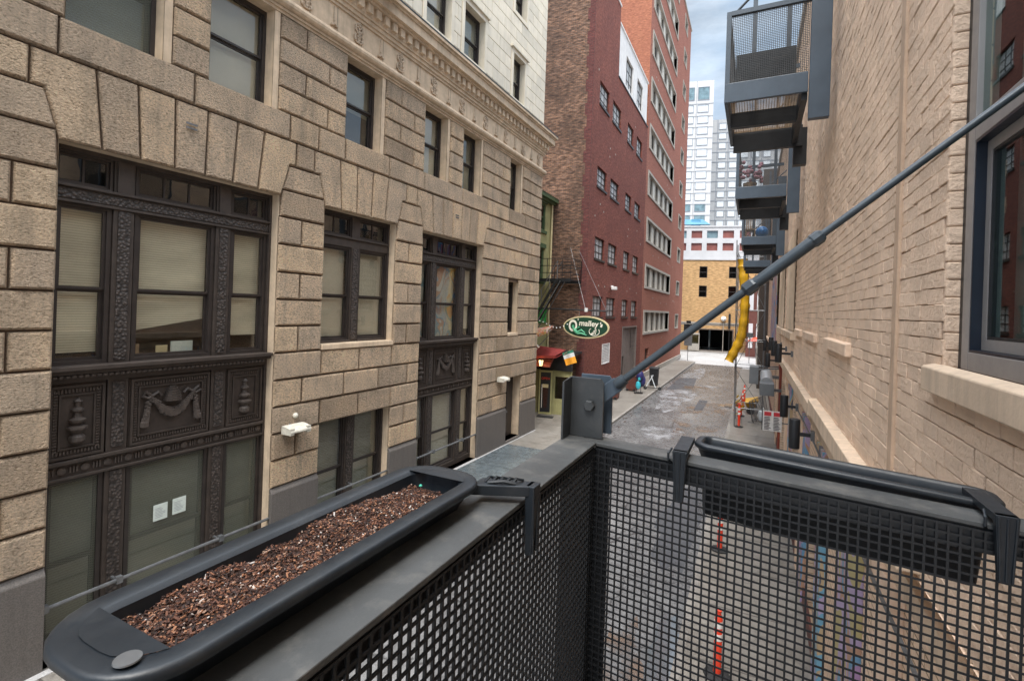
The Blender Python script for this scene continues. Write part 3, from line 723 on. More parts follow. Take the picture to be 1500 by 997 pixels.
for i,(a,b) in enumerate(upw):
    sash(L,FL,a+.0,b,9.06,10.96,-.24,[m_blind_g,m_shade][i%2],.07,.5,screen=(i==2),blind_z=(9.9 if i==4 else None))
sash(L,FL,16.68,17.56,4.36,6.33,-.22,None,.07,.5,glass=m_glass_d)
dr=MB(FL).box(16.84,-.33,.22,17.99,-.28,2.66); dr.frame(16.9,17.5,.4,2.5,.06,-.28,-.25); dor=dr.build('door',m_iron_d,L)
MB(FL).ball((17.45,-.24,1.2),.035).build('handle',m_pipe,dor)
# white upper storeys
wo=[]
for base in (13.14,16.38):
    for (a,b) in ((-1.6,-.4),(.4,1.6),(4.2,5.4),(7.2,8.4),(11.18,12.38),(13.12,14.36),(16.5,17.48)):
        wo.append((a,b,base,base+1.78))
ww=MB(FL); ww.wall(U0,U1,12.8,19.0,wo,.3,jamb=False); ww.build('upper_wall',m_wjoint,L)
jb=MB(FL)
for o in wo:
    jb.jambs(o,.03,-.3); 
jb.build('upper_reveal',m_white,L,sp=4)
wst=MB(FL); z=12.82; r=0
while z<18.9:
    for (p,q) in free(U0,U1,z,z+.44,[(o[0]-.17,o[1]+.17,o[2]-.02,o[3]+.16) for o in wo]):
        wd=q-p; n=max(1,round(wd/.95)); st_=wd/n
        cut=[p]+[p+st_*(k-(.5 if r%2 else 0)) for k in range(1,n+(1 if r%2 else 0))]+[q]
        for k in range(len(cut)-1):
            wst.stone([(cut[k]+.008,z+.008),(cut[k+1]-.008,z+.008),(cut[k+1]-.008,z+.432),(cut[k]+.008,z+.432)],0,.03,.006)
    z+=.44; r+=1
wst.build('white_stonework',m_white,L)
tr=MB(FL)
for o in wo:
    tr.frame(o[0]-.15,o[1]+.15,o[2]-.02,o[3]+.13,.145,0,.055); tr.box(o[0]-.22,0,o[3]+.13,o[1]+.22,.13,o[3]+.2)
tr.build('window_surround',m_white,L,sp=5)
for i,o in enumerate(wo): sash(L,FL,o[0],o[1],o[2],o[3],-.2,[m_shade,m_blind_g][i%2],.06,.5)
MB(FL).box(U0,-14,12.9,U1,-.9,19.0).build('upper_body',m_room,L)
# objects mounted on the facade
def onL(o): o.location=(-8.7,0,0); o.rotation_euler=(0,0,ALR)
def hoodlamp(u,z,lab):
    t=thing('wall_lamp',lab,'wall lamp',(-8.7,0,0),ALR,'cream hood lamps on the stone wall')
    mb=MB(FL); seg=8; P=[]
    for q in range(seg+1):
        t_=q/seg*PI*.5; P.append((.28*math.sin(t_)+.10,z+.10*math.cos(t_)))
    for q in range(seg):
        (n0,z0),(n1,z1)=P[q],P[q+1]
        mb.hexa([(u-.25,n0,z0-.02),(u+.25,n0,z0-.02),(u+.25,n1,z1-.02),(u-.25,n1,z1-.02),(u-.25,n0,z0),(u+.25,n0,z0),(u+.25,n1,z1),(u-.25,n1,z1)])
    mb.box(u-.25,.1,z-.06,u-.155,.37,z+.07); mb.box(u+.155,.1,z-.06,u+.25,.37,z+.07)
    mb.build('hood',m_lampw,t)
    MB(FL).box(u-.10,.06,z-.08,u+.10,.12,z+.09).build('back_plate',m_lampw,t)
    MB(FL).bar((u,.05,z+.13),(u-.12,.14,z+.05),.02).build('bracket',m_pipe,t)
hoodlamp(7.16,2.66,'cream hooded lamp on the stone pier beside the two light lower window')
hoodlamp(16.2,2.66,'cream hooded lamp beside the narrow doorway near the building corner')
ob=MB(FL).lathe((7.24,.07,2.92),[(.05,0),(.06,.03),(.035,.07),(.01,.08)],12,'y').build('round_wall_fitting',m_lampw,None,True,label='small round cream fitting above the nearer hooded lamp',cat='fitting'); onL(ob)
for (u,z,lab) in ((4.98,8.15,'small dark metal plate on the centre stone of the big window arch'),(13.0,8.1,'small dark metal plate on the farther arch keystone'),(17.0,8.0,'small metal plate on the wall near the building corner')):
    ob=MB(FL).box(u-.09,.09,z-.05,u+.09,.10,z-.02).box(u-.09,.09,z+.02,u+.09,.10,z+.05).build('anchor_plate',m_pipe,None,label=lab,cat='plate'); onL(ob)
t=thing('floodlight','black rectangular floodlight fixed on top of the stone cornice','floodlight',(-8.7,0,0),ALR)
MB(FL).hexa([(8.6,.55,12.75),(9.5,.55,12.75),(9.5,.95,12.62),(8.6,.95,12.62),(8.6,.6,12.86),(9.5,.6,12.86),(9.5,1.0,12.73),(8.6,1.0,12.73)]).build('housing',m_black,t)
MB(FL).bar((9.05,.3,12.8),(9.05,.6,12.8),.05).build('arm',m_black,t)

# =================================================================== RED BUILDINGS
def FX(xw,sgn): return (lambda a,n,z: (xw+sgn*n,a,z))
FA=FX(-7.9,1)
A=thing('dark_red_brick_building','dark red brick building with small barred windows and rough brown brick side wall','building')
colsA=[(25.9,27.75),(28.6,30.55),(32.35,34.0),(35.1,36.9)]
rowsA=[(5.0,6.14),(8.2,9.38),(12.14,13.22),(16.6,17.85)]
opA=[(a,b,z0,z1) for a,b in colsA for z0,z1 in rowsA]+[(32.7,37.1,.15,4.34),(28.0,29.66,2.22,3.4)]
wa=MB(FA); wa.wall(24.6,38.7,0,19.68,opA,.22); wa.wall(24.6,29.66,19.68,23.9,[],.2,jamb=False); wa.build('wall',m_brA,A)
MB().quad((-7.9,24.6,0),(-16,24.6,0),(-16,24.6,30),(-7.9,24.6,23.9)).build('side_wall',m_brown,A)
q=MB(); z=0
i=0
while z<23.8:
    q.box(-8.28 if i%2 else -8.17,24.585,z,-7.885,24.61,z+.62); z+=.62; i+=1
q.build('quoin',m_quoin,A)
MB(FA).box(24.5,-.3,23.9,29.7,.05,24.0).build('parapet_coping',m_wpaint,A)
pw=MB(FA); pw.wall(29.66,38.4,19.7,22.9,[(31.6,33.6,20.0,21.9),(34.9,36.8,20.0,21.9)],.2,n=-.05); pw.box(29.66,-.3,22.9,38.5,.02,23.0); pw.build('penthouse_wall',m_wpaint,A)
MB(FA).box(29.6,-.25,19.6,38.6,.05,19.68).build('roof_ledge',m_black,A)
bk=MB(FA).box(24.65,-8,0,38.65,-.6,19.6).box(24.65,-8,19.6,29.6,-.6,23.9).box(29.7,-8,19.6,38.6,-.7,22.9); bk.build('interior_wall',m_room,A)
def gridwin(parent,F,a0,a1,z0,z1,n,nx,nz,pm,fm,sill=True):
    fr=MB(F).frame(a0,a1,z0,z1,.05,n-.06,n+.02)
    for k in range(1,nx): x=a0+(a1-a0)*k/nx; fr.box(x-.018,n-.04,z0+.05,x+.018,n,z1-.05)
    for k in range(1,nz):
        z=z0+(z1-z0)*k/nz
        for j in range(nx):
            x0=a0+(a1-a0)*j/nx+(.018 if j else .05); x1=a0+(a1-a0)*(j+1)/nx-(.018 if j<nx-1 else .05); fr.box(x0,n-.04,z-.018,x1,n,z+.018)
    f=fr.build('window',fm,parent)
    MB(F).box(a0+.04,n-.03,z0+.04,a1-.04,n-.025,z1-.04).build('pane',pm,f)
    if sill: MB(F).box(a0-.06,-.16,z0-.12,a1+.06,.06,z0-.003).build('sill',m_iron_d,f)
    return f
for (a,b) in colsA:
    for (z0,z1) in rowsA: gridwin(A,FA,a,b,z0,z1,-.12,3,3,m_gblock,m_iron_d)
for (a,b) in ((31.6,33.6),(34.9,36.8)): gridwin(A,FA,a,b,20.0,21.9,-.18,3,3,m_gblock,m_iron_d,False)
lv=MB(FA).frame(28.0,29.66,2.22,3.4,.04,-.1,.02)
for k in range(12):
    z=2.28+k*.092; lv.hexa([(28.04,-.08,z),(29.62,-.08,z),(29.62,.0,z-.02),(28.04,.0,z-.02),(28.04,-.08,z+.055),(29.62,-.08,z+.055),(29.62,0,z+.035),(28.04,0,z+.035)])
lv.build('louvre',m_wpaint,A)
dm=MB(FA).box(33.9,-.2,.15,37.1,-.12,4.34).box(32.7,-.2,2.3,33.9,-.12,4.34); 
for k in range(6): dm.box(34.3+k*.45,-.12,.3,34.34+k*.45,-.10,4.2)
dd=dm.build('metal_door',m_gmetal,A)
MB(FA).frame(32.7,37.1,.15,4.34,.1,-.12,.03).build('frame',m_gmetal,dd)
MB(FA).box(32.8,-.5,.15,33.9,-.45,2.3).build('dark_doorway',m_black,dd)
mb=MB(FA)
for k in range(5): mb.bar((35.2,.02,2.9+k*.3),(36.4,.02,2.9+k*.3),.03)
mb.bar((35.2,.02,2.8),(35.2,.02,4.2),.03); mb.build('grille',m_iron_d,dd)
sp=MB(FA)
for k in range(18):
    a=random.uniform(25.2,38.4); z=random.choice([6.9,7.4,10.4,10.9,14.3,14.8,18.2,3.9,6.7,11.2]); sp.box(a,.001,z,a+.10,.012,z+.09)
sp.build('anchor_plate',m_conc,A,sp=1)
# building B
FB=FA
B=thing('tall_red_brick_building','tall orange red brick building with long ribbon windows in grey concrete frames','building')
opB=[];rb=[]
for k in range(10):
    z0=3.72+3.68*k; rb.append((39.6,51.8,z0,z0+1.68)); 
nb=[(56.6,58.9,3.7+3.68*k,3.7+3.68*k+1.62) for k in range(10)]
lowd=[(40.6,42.2,.3,2.4)]
wb=MB(FB); wb.wall(38.7,62,0,39.2,rb+nb+lowd,.3); wb.build('wall',m_brB,B)
MB().quad((-7.9,38.7,17),(-18,38.7,17),(-18,38.7,39.2),(-7.9,38.7,39.2)).build('side_wall',m_brBx,B)
MB(FB).box(38.6,-.3,39.2,62.1,.1,39.35).build('parapet_coping',m_conc,B)
MB(FB).box(38.75,-14,0,61.9,-1,39.1).build('interior_wall',m_room,B)
MB(FB).box(38.72,0,.1,62.02,.10,.55).build('plinth',m_conc,B)
MB(FB).box(40.7,-.28,.3,42.1,-.2,2.4).build('door',m_iron_d,B)
for (a,b,z0,z1) in rb:
    fr=MB(FB).frame(a-.18,b+.18,z0-.14,z1+.14,.18,-.25,.07)
    f=fr.build('ribbon_window',m_conc,B)
    pn=MB(FB); cu=MB(FB); mu=MB(FB); n=10; w_=(b-a)/n
    for k in range(n):
        x=a+k*w_
        if k%2==0: cu.box(x+.04,-.16,z0,x+w_-.04,-.14,z1)
        else: pn.box(x+.04,-.22,z0,x+w_-.04,-.215,z1)
        mu.box(x-.04,-.2,z0,x+.04,-.08,z1)
    cu.build('curtain_panel',m_curt,f,sp=1); pn.build('pane',m_glass_d,f,sp=1); mu.build('mullion',m_conc,f,sp=1)
for (a,b,z0,z1) in nb:
    f=MB(FB).frame(a,b,z0,z1,.12,-.2,.05).build('window',m_conc,B); MB(FB).box(a+.1,-.15,z0+.1,b-.1,-.145,z1-.1).build('pane',m_glass_d,f)
sp=MB(FB)
for k in range(22):
    a=random.uniform(39.3,55.5); z=random.choice([6.3,6.6,10.0,10.2,13.8,17.4,21.1,24.8,2.9])+random.uniform(-.1,.1); sp.box(a,.001,z,a+.11,.012,z+.12)
sp.build('anchor_plate',m_conc,B,sp=1)
# wall camera on A
t=thing('security_camera','white security camera on the dark red brick wall above the barred windows','camera')
MB().box(-7.9,29.5,6.78,-7.78,29.62,6.9).build('mount',m_wpaint,t); MB().box(-7.8,29.2,6.62,-7.5,29.5,6.82).build('body',m_wpaint,t,bevel=.03)

# =================================================================== YELLOW-GREEN BAR HOUSE
G=thing('yellow_green_row_house','narrow yellow green painted house squeezed between stone corner and brown brick wall','building')
FG=FX(-9.9,1)
opG=[(22.3,23.65,9.35,10.75),(22.2,23.6,6.75,8.45),(22.0,23.3,.15,2.3)]
MB(FG).wall(19.9,24.58,0,11.0,opG,.15).build('wall',m_ygreen,G)
MB(FG).box(19.9,-5,0,24.5,-.5,10.9).build('interior_wall',m_room,G)
MB(FG).box(19.9,0,10.95,24.55,.35,11.15).box(19.9,0,10.85,24.55,.2,10.95).build('eaves',m_dgreen,G)
MB(FG).hexa([(19.9,-.6,11.15),(24.55,-.6,11.15),(24.55,.38,11.15),(19.9,.38,11.15),(19.9,-.6,11.75),(24.55,-.6,11.75),(24.55,.1,11.3),(19.9,.1,11.3)]).build('roof',m_wpaint,G)
for o in opG[:2]:
    sash(G,FG,o[0],o[1],o[2],o[3],-.05,None,.07,.5,mat=m_dgreen,glass=m_glass_d)
    MB(FG).box(o[0]-.1,0,o[3],o[1]+.1,.08,o[3]+.22).box(o[0]-.1,0,o[2]-.15,o[1]+.1,.08,o[2]).build('window_trim',m_dgreen,G,sp=1)
MB(FG).tube([(24.35,.08,.3),(24.35,.08,10.9)],.05,8).build('downpipe',m_cream,G)
MB(FG).box(19.95,0,3.05,24.5,.12,3.2).build('shopfront_beam',m_redw,G)
# bar front: projecting entry
E1=thing('bar_entrance','green framed bar entrance with open door under a red timber canopy','entrance')
fy=21.4; X0=-9.9
e=MB(); e.box(-9.85,22.95,.12,-9.72,23.07,2.45).box(-8.95,22.95,.12,-8.82,23.07,2.45).box(-9.85,22.95,2.35,-8.82,23.07,2.47).box(-8.82,23.0,.12,-7.95,23.06,.9).box(-8.82,23.0,2.0,-7.95,23.06,2.3)
e.build('door_frame',m_ygreen,E1)
MB().box(-9.72,23.3,.12,-8.95,23.35,2.35).build('dark_doorway',m_black,E1)
MB().box(-8.8,23.02,.92,-7.97,23.04,1.98).build('side_window',m_glass_d,E1)
dl=MB().hexa([(-9.5,22.6,.14),(-8.86,22.72,.14),(-8.86,22.76,.14),(-9.5,22.64,.14),(-9.5,22.6,2.3),(-8.86,22.72,2.3),(-8.86,22.76,2.3),(-9.5,22.64,2.3)]).build('door',m_ygreen,E1)
pz=MB().hexa([(-9.42,22.592,.25),(-8.93,22.70,.25),(-8.93,22.705,.25),(-9.42,22.597,.25),(-9.42,22.592,2.2),(-8.93,22.70,2.2),(-8.93,22.705,2.2),(-9.42,22.597,2.2)]).build('black_panel',m_black,dl)
def dpt(u,z,off=-.012): # point on door panel u 0..1
    return (-9.42+.49*u,22.592+.108*u+off,z)
def dquad(mb,u0,u1,z0,z1,w=None):
    w=w if w is not None else 0
    mb.add([dpt(u0+w,z0),dpt(u1-w,z0),dpt(u1,z1),dpt(u0,z1)],[(0,1,2,3)])
mb=MB(); dquad(mb,.22,.80,1.45,1.62); mb.build('beer_head',m_cream,dl)
mb=MB(); dquad(mb,.22,.80,.45,1.45,.12); mb.build('beer_glass',M('stout brown',(.035,.012,.008),.3,.2,5,0),dl)
mb=MB(); dquad(mb,.14,.20,.45,1.6); mb.build('glass_edge',m_refl,dl)
tx=text_mesh('OPEN',.16,m_orange,dl,ext=.002); tx.rotation_euler=(R(90),0,math.atan2(.108,.49)); tx.location=dpt(.5,1.9,-.02)
hd=MB(); 
for k in range(5):
    hd.hexa([(-9.95,21.95+k*.14,2.55+k*.11),(-8.7,21.95+k*.14,2.55+k*.11),(-8.7,22.1+k*.14,2.62+k*.11),(-9.95,22.1+k*.14,2.62+k*.11),(-9.95,21.95+k*.14,2.65+k*.11),(-8.7,21.95+k*.14,2.65+k*.11),(-8.7,22.1+k*.14,2.72+k*.11),(-9.95,22.1+k*.14,2.72+k*.11)])
hd.build('timber_canopy',m_redw,E1)
MB().box(-9.9,22.7,3.1,-7.95,24.5,3.2).box(-9.9,22.9,2.3,-7.95,23.1,3.1).build('dark_fascia',m_black,E1)
MB().hexa([(-9.3,21.9,.125),(-8.5,22.0,.125),(-8.6,22.45,.125),(-9.4,22.35,.125),(-9.3,21.9,.14),(-8.5,22.0,.14),(-8.6,22.45,.14),(-9.4,22.35,.14)]).build('door_mat',m_rubber,None,label='dark mat on the pavement in front of the bar door',cat='mat')
def awning(pts,lab,mat):
    t=MB(); t.add(pts,[(0,1,2,3)]); t.add([(p[0],p[1],p[2]-.12) for p in pts],[(0,1,2,3)]); t.add([pts[3],pts[2],tuple([pts[2][0],pts[2][1],pts[2][2]-.12]),tuple([pts[3][0],pts[3][1],pts[3][2]-.12])],[(0,1,2,3)])
    return t.build('awning',mat,None,label=lab,cat='awning')
awning([(-9.85,22.0,4.3),(-8.6,22.0,4.55),(-8.55,21.2,4.35),(-9.7,21.2,3.85)],'upper red patterned awning above the bar entrance, next to the stone corner',mural_mat('awning print',[(.40,.02,.02),(.45,.04,.03),(.42,.30,.1),(.35,.02,.02),(.5,.45,.4),(.05,.12,.04),(.4,.03,.02)],6))
awning([(-9.5,22.5,3.5),(-8.1,22.5,3.4),(-8.35,21.8,3.15),(-9.6,21.8,3.05)],'lower plain red awning right above the lantern of the bar',m_red)
t=thing('wall_lantern','lit yellow lantern hanging in front of the bar entrance','lantern',(-9.15,21.9,2.75))
MB().lathe((0,0,0),[(.08,-.16),(.13,.1),(.13,.12)],6).build('glass',m_lampglow,t)
mb=MB().lathe((0,0,.12),[(.17,0),(.1,.08),(.03,.14)],6).lathe((0,0,-.2),[(.03,0),(.09,.04)],6)
for k in range(6): mb.tube([(.082*math.cos(k*PI/3),.082*math.sin(k*PI/3),-.16),(.135*math.cos(k*PI/3),.135*math.sin(k*PI/3),.12)],.012,5)
mb.build('cage',m_black,t)
pl=D.lights.new('lantern_light','POINT'); pl.energy=8; pl.color=(1,.65,.3); pl.shadow_soft_size=.12; po=D.objects.new('lantern_light',pl); COL.objects.link(po); po.parent=t; po.location=(0,-.3,.0)
# flags
t=thing('tricolour_flag','small tilted flag of green, white and orange hanging before the brown brick wall','flag',(-7.62,21.6,3.15)); t.scale=(.75,.75,.75)
def flagq(mb,a,b): # rotated strip
    ca,sa=math.cos(R(20)),math.sin(R(20))
    V=[]
    for zz_ in (b,a):
        for k in range(7):
            x=-.36+k*.12; V.append((x*ca-zz_*sa,.03*math.sin(k*1.3),x*sa+zz_*ca))
    mb.add(V,[(k,k+1,8+k,7+k) for k in range(6)])
for (a,b,m,nm) in ((.2,.36,m_flagg,'green_stripe'),(-.05,.2,m_flagw,'white_stripe'),(-.45,-.05,m_flago,'orange_stripe')):
    mb=MB(); flagq(mb,a,b); mb.build(nm,m,t)
MB().tube([(-.35,0,.12),(.28,0,.62)],.02,6).build('pole',m_wood,t)
t=thing('furled_flag','furled red, white and blue striped flag on a slanting pole left of the tricolour flag','flag')
P=[(-9.5,21.4,3.25),(-9.0,21.4,3.65),(-8.6,21.4,4.1)]
MB().tube([(-9.7,21.4,3.05)]+P,.02,6).build('pole',m_pipe,t)
mb=MB(); 
for k in range(5):
    f=k/5; mb.tube([(-9.55+.09*k,21.38,3.16+.085*k),(-9.50+.09*k,21.38,3.21+.085*k)],[.10,.09],8)
mb.build('red_stripe',m_red,t)
mb=MB()
for k in range(5): mb.tube([(-9.505+.09*k,21.38,3.205+.085*k),(-9.465+.09*k,21.38,3.245+.085*k)],[.09,.10],8)
mb.build('white_stripe',m_refl,t)
# string of bulbs
t=thing('string_lights','string of small white bulbs looped above the bar canopy','string lights')
pts=[(-9.8+.17*k,21.1,4.55+.22*math.sin(k*.45)+.02*k) for k in range(14)]
MB().tube(pts,.008,4).build('cable',m_black,t)
mb=MB()
for p in pts: mb.ball((p[0],p[1],p[2]-.05),.028)
mb.build('bulbs',m_globe,t)
# oval hanging sign
t=thing('oval_hanging_sign',"oval dark green pub sign reading O'malley's in the alley in cream letters",'sign',(-7.17,22.5,4.53))
def oval(mb,rx,rz,y0,y1,seg=48):
    V=[]
    for y in (y0,y1):
        for k in range(seg): V.append((rx*math.cos(2*PI*k/seg),y,rz*math.sin(2*PI*k/seg)))
    mb.add(V,[tuple(range(seg)),tuple(seg+k for k in range(seg))[::-1]]+[(k,(k+1)%seg,seg+(k+1)%seg,seg+k) for k in range(seg)])
mb=MB(); oval(mb,1.13,.53,0,.10); mb.build('rim',m_cream,t)
mb=MB(); oval(mb,1.06,.465,-.012,.02); mb.build('face',m_green,t)
def put(txt,size,x,z,rot=0,sh=0,off=.006):
    o=text_mesh(txt,size,m_text_w,t,ext=.003,shear=sh,offset=off); o.rotation_euler=(R(90),rot,0); o.location=(x,-.02,z); return o
o=put('O',.74,-.63,.02,0,0,.02); o.scale=(.72,1,1)
put("'",.3,-.38,.26); put('malley',.37,.14,.17,R(2),.05,.007); put("'s",.28,.74,.13,R(12),.1,.010)
put('in',.10,.50,-.08); put('the',.12,.47,-.17,); put('alley',.13,.40,-.27,R(-8))
mb=MB(); mb.tube([(.43+.25*math.cos(R(a)),-.02,-.19+.19*math.sin(R(a))) for a in range(130,400,12)],.017,6); mb.build('ring_ornament',m_text_w,t)
mb=MB(); mb.ball((-.62,-.025,.0),.07,.09,8,.01); mb.tube([(-.6,-.025,-.08),(-.5,-.025,-.2),(-.42,-.025,-.30)],[.05,.09,.07],8); mb.tube([(-.42,-.025,-.28),(-.20,-.025,-.14),(-.02,-.025,-.28)],[.06,.05,.03],8); mb.tube([(-.42,-.025,-.32),(-.2,-.025,-.30),(.06,-.025,-.38)],[.06,.05,.03],8); mb.tube([(-.5,-.025,-.14),(-.38,-.025,-.04),(-.30,-.025,.0)],.03,6); mb.build('reclining_figure',m_sgreen,t)
t2=thing('sign_arm','long dark steel arm with stay wires holding the oval pub sign','sign bracket')
MB().tube([(-9.6,22.5,5.36),(-6.15,22.5,5.32)],.035,8).build('arm',m_black,t2)
mb=MB().tube([(-6.9,22.5,5.32),(-6.9,22.5,5.02)],.01,5).tube([(-7.5,22.5,5.32),(-7.5,22.5,5.02)],.01,5); mb.build('hanger',m_pipe,t2,sp=1)
mb=MB().tube([(-6.2,22.5,5.34),(-8.3,24.55,8.4)],.006,5).tube([(-7.2,22.5,5.34),(-8.8,24.55,8.6)],.006,5); mb.build('stay_wire',m_pipe,t2)
MB().box(-7.23,22.42,5.26,-7.09,22.5,5.44).build('junction_box',m_wpaint,t2)
# fire escape
t=thing('fire_escape','black iron fire escape platform and stair beside the brown brick wall','fire escape')
mb=MB()
for k in range(14): mb.box(-9.75+k*.12,22.9,6.78,-9.69+k*.12,24.5,6.82)
mb.box(-9.8,22.85,6.7,-8.15,22.92,6.86).box(-9.8,24.45,6.7,-8.15,24.52,6.86); mb.build('platform',m_black,t)
mb=MB()
for z in (7.15,7.5,7.85): mb.bar((-9.8,22.9,z),(-8.15,22.9,z),.03); mb.bar((-8.15,22.9,z),(-8.15,24.5,z),.03); mb.bar((-8.15,24.5,z),(-9.3,24.5,z),.03)
for x in (-9.8,-9.4,-9.0,-8.6,-8.15): mb.bar((x,22.9,6.8),(x,22.9,7.87),.025)
mb.bar((-8.15,24.5,6.8),(-8.15,24.5,7.87),.03); mb.build('railing',m_black,t)
mb=MB()
for y in (22.5,23.1): mb.bar((-8.7,y,6.8),(-10.3,y,4.0),.06,.12)
mb.build('stringer',m_black,t,sp=1)
mb=MB()
for k in range(12): mb.box(-8.85-k*.125,22.5,6.6-k*.22,-8.65-k*.125,23.1,6.62-k*.22)
mb.build('step',m_black,t,sp=1)
mb=MB()
for y in (22.5,23.1): mb.tube([(-8.7,y,7.7),(-10.3,y,4.9)],.02,6); mb.tube([(-8.5,y-.1,6.7),(-10.1,y-.1,3.9)],.025,6)
for k in range(5): mb.tube([(-8.7-k*.4,22.5,6.8-k*.7),(-8.7-k*.4,22.5,7.7-k*.7)],.015,5)
mb.build('handrail',m_pipe,t)
# green banner on the house
MB().box(-9.86,23.0,4.6,-9.84,24.1,5.4).build('green_banner',M('bright green cloth',(.03,.30,.06),.7,.3,5,.2),None,label='bright green banner on the yellow house behind the fire escape stair',cat='banner')

# =================================================================== END OF ALLEY
EA=R(12)
E2=thing('yellow_brick_parking_building','yellow brick parking building with white upper deck and dark garage opening','building',(-9.5,78,0),EA)
opE=[(2.15,6.8,0,3.15)]
ywin=[(1.9,3.02,10.84,12.55),(1.9,3.02,7.99,9.68),(6.0,7.1,10.84,12.55),(6.0,7.1,7.99,9.68),(-9,-7.9,10.84,12.55),(-9,-7.9,7.99,9.68),(11,12.1,10.84,12.55),(11,12.1,7.99,9.68)]
MB(FL).wall(-24,34,0,13.6,opE+ywin,.25).build('wall',m_yel,E2)
MB(FL).box(-24,-16,0,2.1,-.5,13.5).box(6.85,-16,0,34,-.5,13.5).box(2.1,-16,3.3,6.85,-.5,13.5).build('core',m_garage,E2)
MB(FL).box(-24,0,4.05,34,.12,4.25).box(-24,0,3.8,34,.03,4.05).build('stone_band',m_conc,E2)
MB(FL).frame(2.05,6.9,0,3.3,.12,0,.08).build('garage_frame',m_gmetal,E2)
gi=MB(FL).box(2.1,-9,0,6.85,-8.9,3.2).box(2.1,-9,3.16,6.85,-.3,3.2); gi.build('garage_interior',m_garage,E2)
MB(FL).box(4.0,-4,0,4.25,-3.8,3.1).build('garage_column',m_teal,E2)
for o in ywin: 
    f=MB(FL).frame(*o[:2],o[2],o[3],.09,-.2,-.02).box(o[0],-.18,(o[2]+o[3])/2-.05,o[1],-.06,(o[2]+o[3])/2+.05).build('window',m_iron_d,E2); MB(FL).box(o[0]+.05,-.16,o[2]+.05,o[1]-.05,-.15,o[3]-.05).build('pane',m_glass_d,f)
ow=[]
c0=[-11.9,-9.7,-7.5,-5.3,-3.1,-.98+0,.6,2.78,4.99,7.3,9.5,11.7,13.9]
for c in c0:
    for z0,z1 in ((14.9,16.02),(16.76,17.87)): ow.append((c,c+1.52,z0,z1))
ow=[o for o in ow if not -1.2<o[0]<-.5]+[(-1.6,-.1,14.9,16.02),(-1.6,-.1,16.76,17.87)]
MB(FL).wall(-24,34,13.6,18.5,ow,.25,n=.05).build('parking_deck',m_wtower,E2)
MB(FL).box(-24,0,13.5,34,.12,13.75).box(-24,0,18.4,34,.15,18.6).build('deck_ledge',m_wtower,E2)
for i,o in enumerate(ow): MB(FL).box(o[0],-.2,o[2],o[1],-.15,o[3]).build('deck_opening',m_brickpane if o[2]<16 else [m_brickpane,m_teal,m_brickpane][i%3],E2)
MB(FL).box(-24,-16,13.6,34,-.3,18.4).build('deck_body',m_room,E2)
t=thing('blue_canopy','bright blue curved canopy on the roof of the white parking deck','canopy',(-9.5,78,0),EA)
MB(FL).hexa([(-3.0,-2,19.0),(3.3,-2,19.0),(3.3,-.6,18.9),(-3.0,-.6,18.9),(-1.6,-2,19.9),(2.2,-2,19.9),(2.2,-.8,19.7),(-1.6,-.8,19.7)]).build('canopy_roof',m_bluecan,t)
MB(FL).box(.6,-1.9,18.5,1.9,-.7,19.75).build('canopy_leg',m_bluecan,t)
# towers
def tower(name,lab,loc,F_u0,F_u1,top,mat,cols,rows,depth,wsz,tops=None,ribs=True):
    T=thing(name,lab,'building',loc,EA,None)
    MB(FL).box(F_u0,-depth,0,F_u1,0,top).build('wall',mat,T)
    rb_=MB(FL)
    for z in rows: 
        rb_.box(F_u0-.02,0,z-1.25,F_u1+.02,.1,z-1.05)
    for c in cols: rb_.box(c-.55,0,10,c-.35,.08,top)
    rb_.build('cladding_joint',m_mull if mat!=m_wtower else m_gtower,T)
    for c in cols:
        for i,z in enumerate(rows):
            ws=wsz if not (tops and i==len(rows)-1) else tops
            f=MB(FL).frame(c-.12,c+ws[0]+.12,z-.12,z+ws[1]+.12,.14,0,.14).build('window',m_mull,T)
            MB(FL).box(c,.02,z,c+ws[0],.06,z+ws[1]).build('pane',m_teal if (z<37 and mat==m_wtower) or (tops and i==len(rows)-1) else m_tglass,f)
    return T
rows1=[35.0+3.16*k-0.0 for k in range(-1,10)]+[67.0]
T1=tower('white_office_tower','tall white office tower with grid of pale square windows beyond the alley','',0,0,0,m_wtower,[],[],1,(1,1)) if False else None
T1=tower('white_office_tower','tall white office tower with grid of pale square windows rising beyond the alley',(-16,150,0),-14,3.6,72.4,m_wtower,[-13.2,-8.9,-4.55,-.55],rows1,20,(2.75,1.95),(2.9,3.5))
sd=MB(FL)
for z in rows1[:-1]:
    for n in (-3,-7,-11): sd.box(3.6,n-1.2,z,3.66,n,z+1.9)
sd.build('side_window_band',m_gtower,T1)
rows2=[30+3.03*k for k in range(0,12)]
T2=tower('grey_office_tower','grey office tower standing behind and right of the white tower','',0,0,0,m_gtower,[],[],1,(1,1)) if False else None
T2=tower('grey_office_tower','grey office tower standing behind and right of the white tower',(-10,166,0),-4,24,66.3,m_gtower,[-1.8,1.4,4.6,7.8,11],rows2,20,(2.0,1.75))
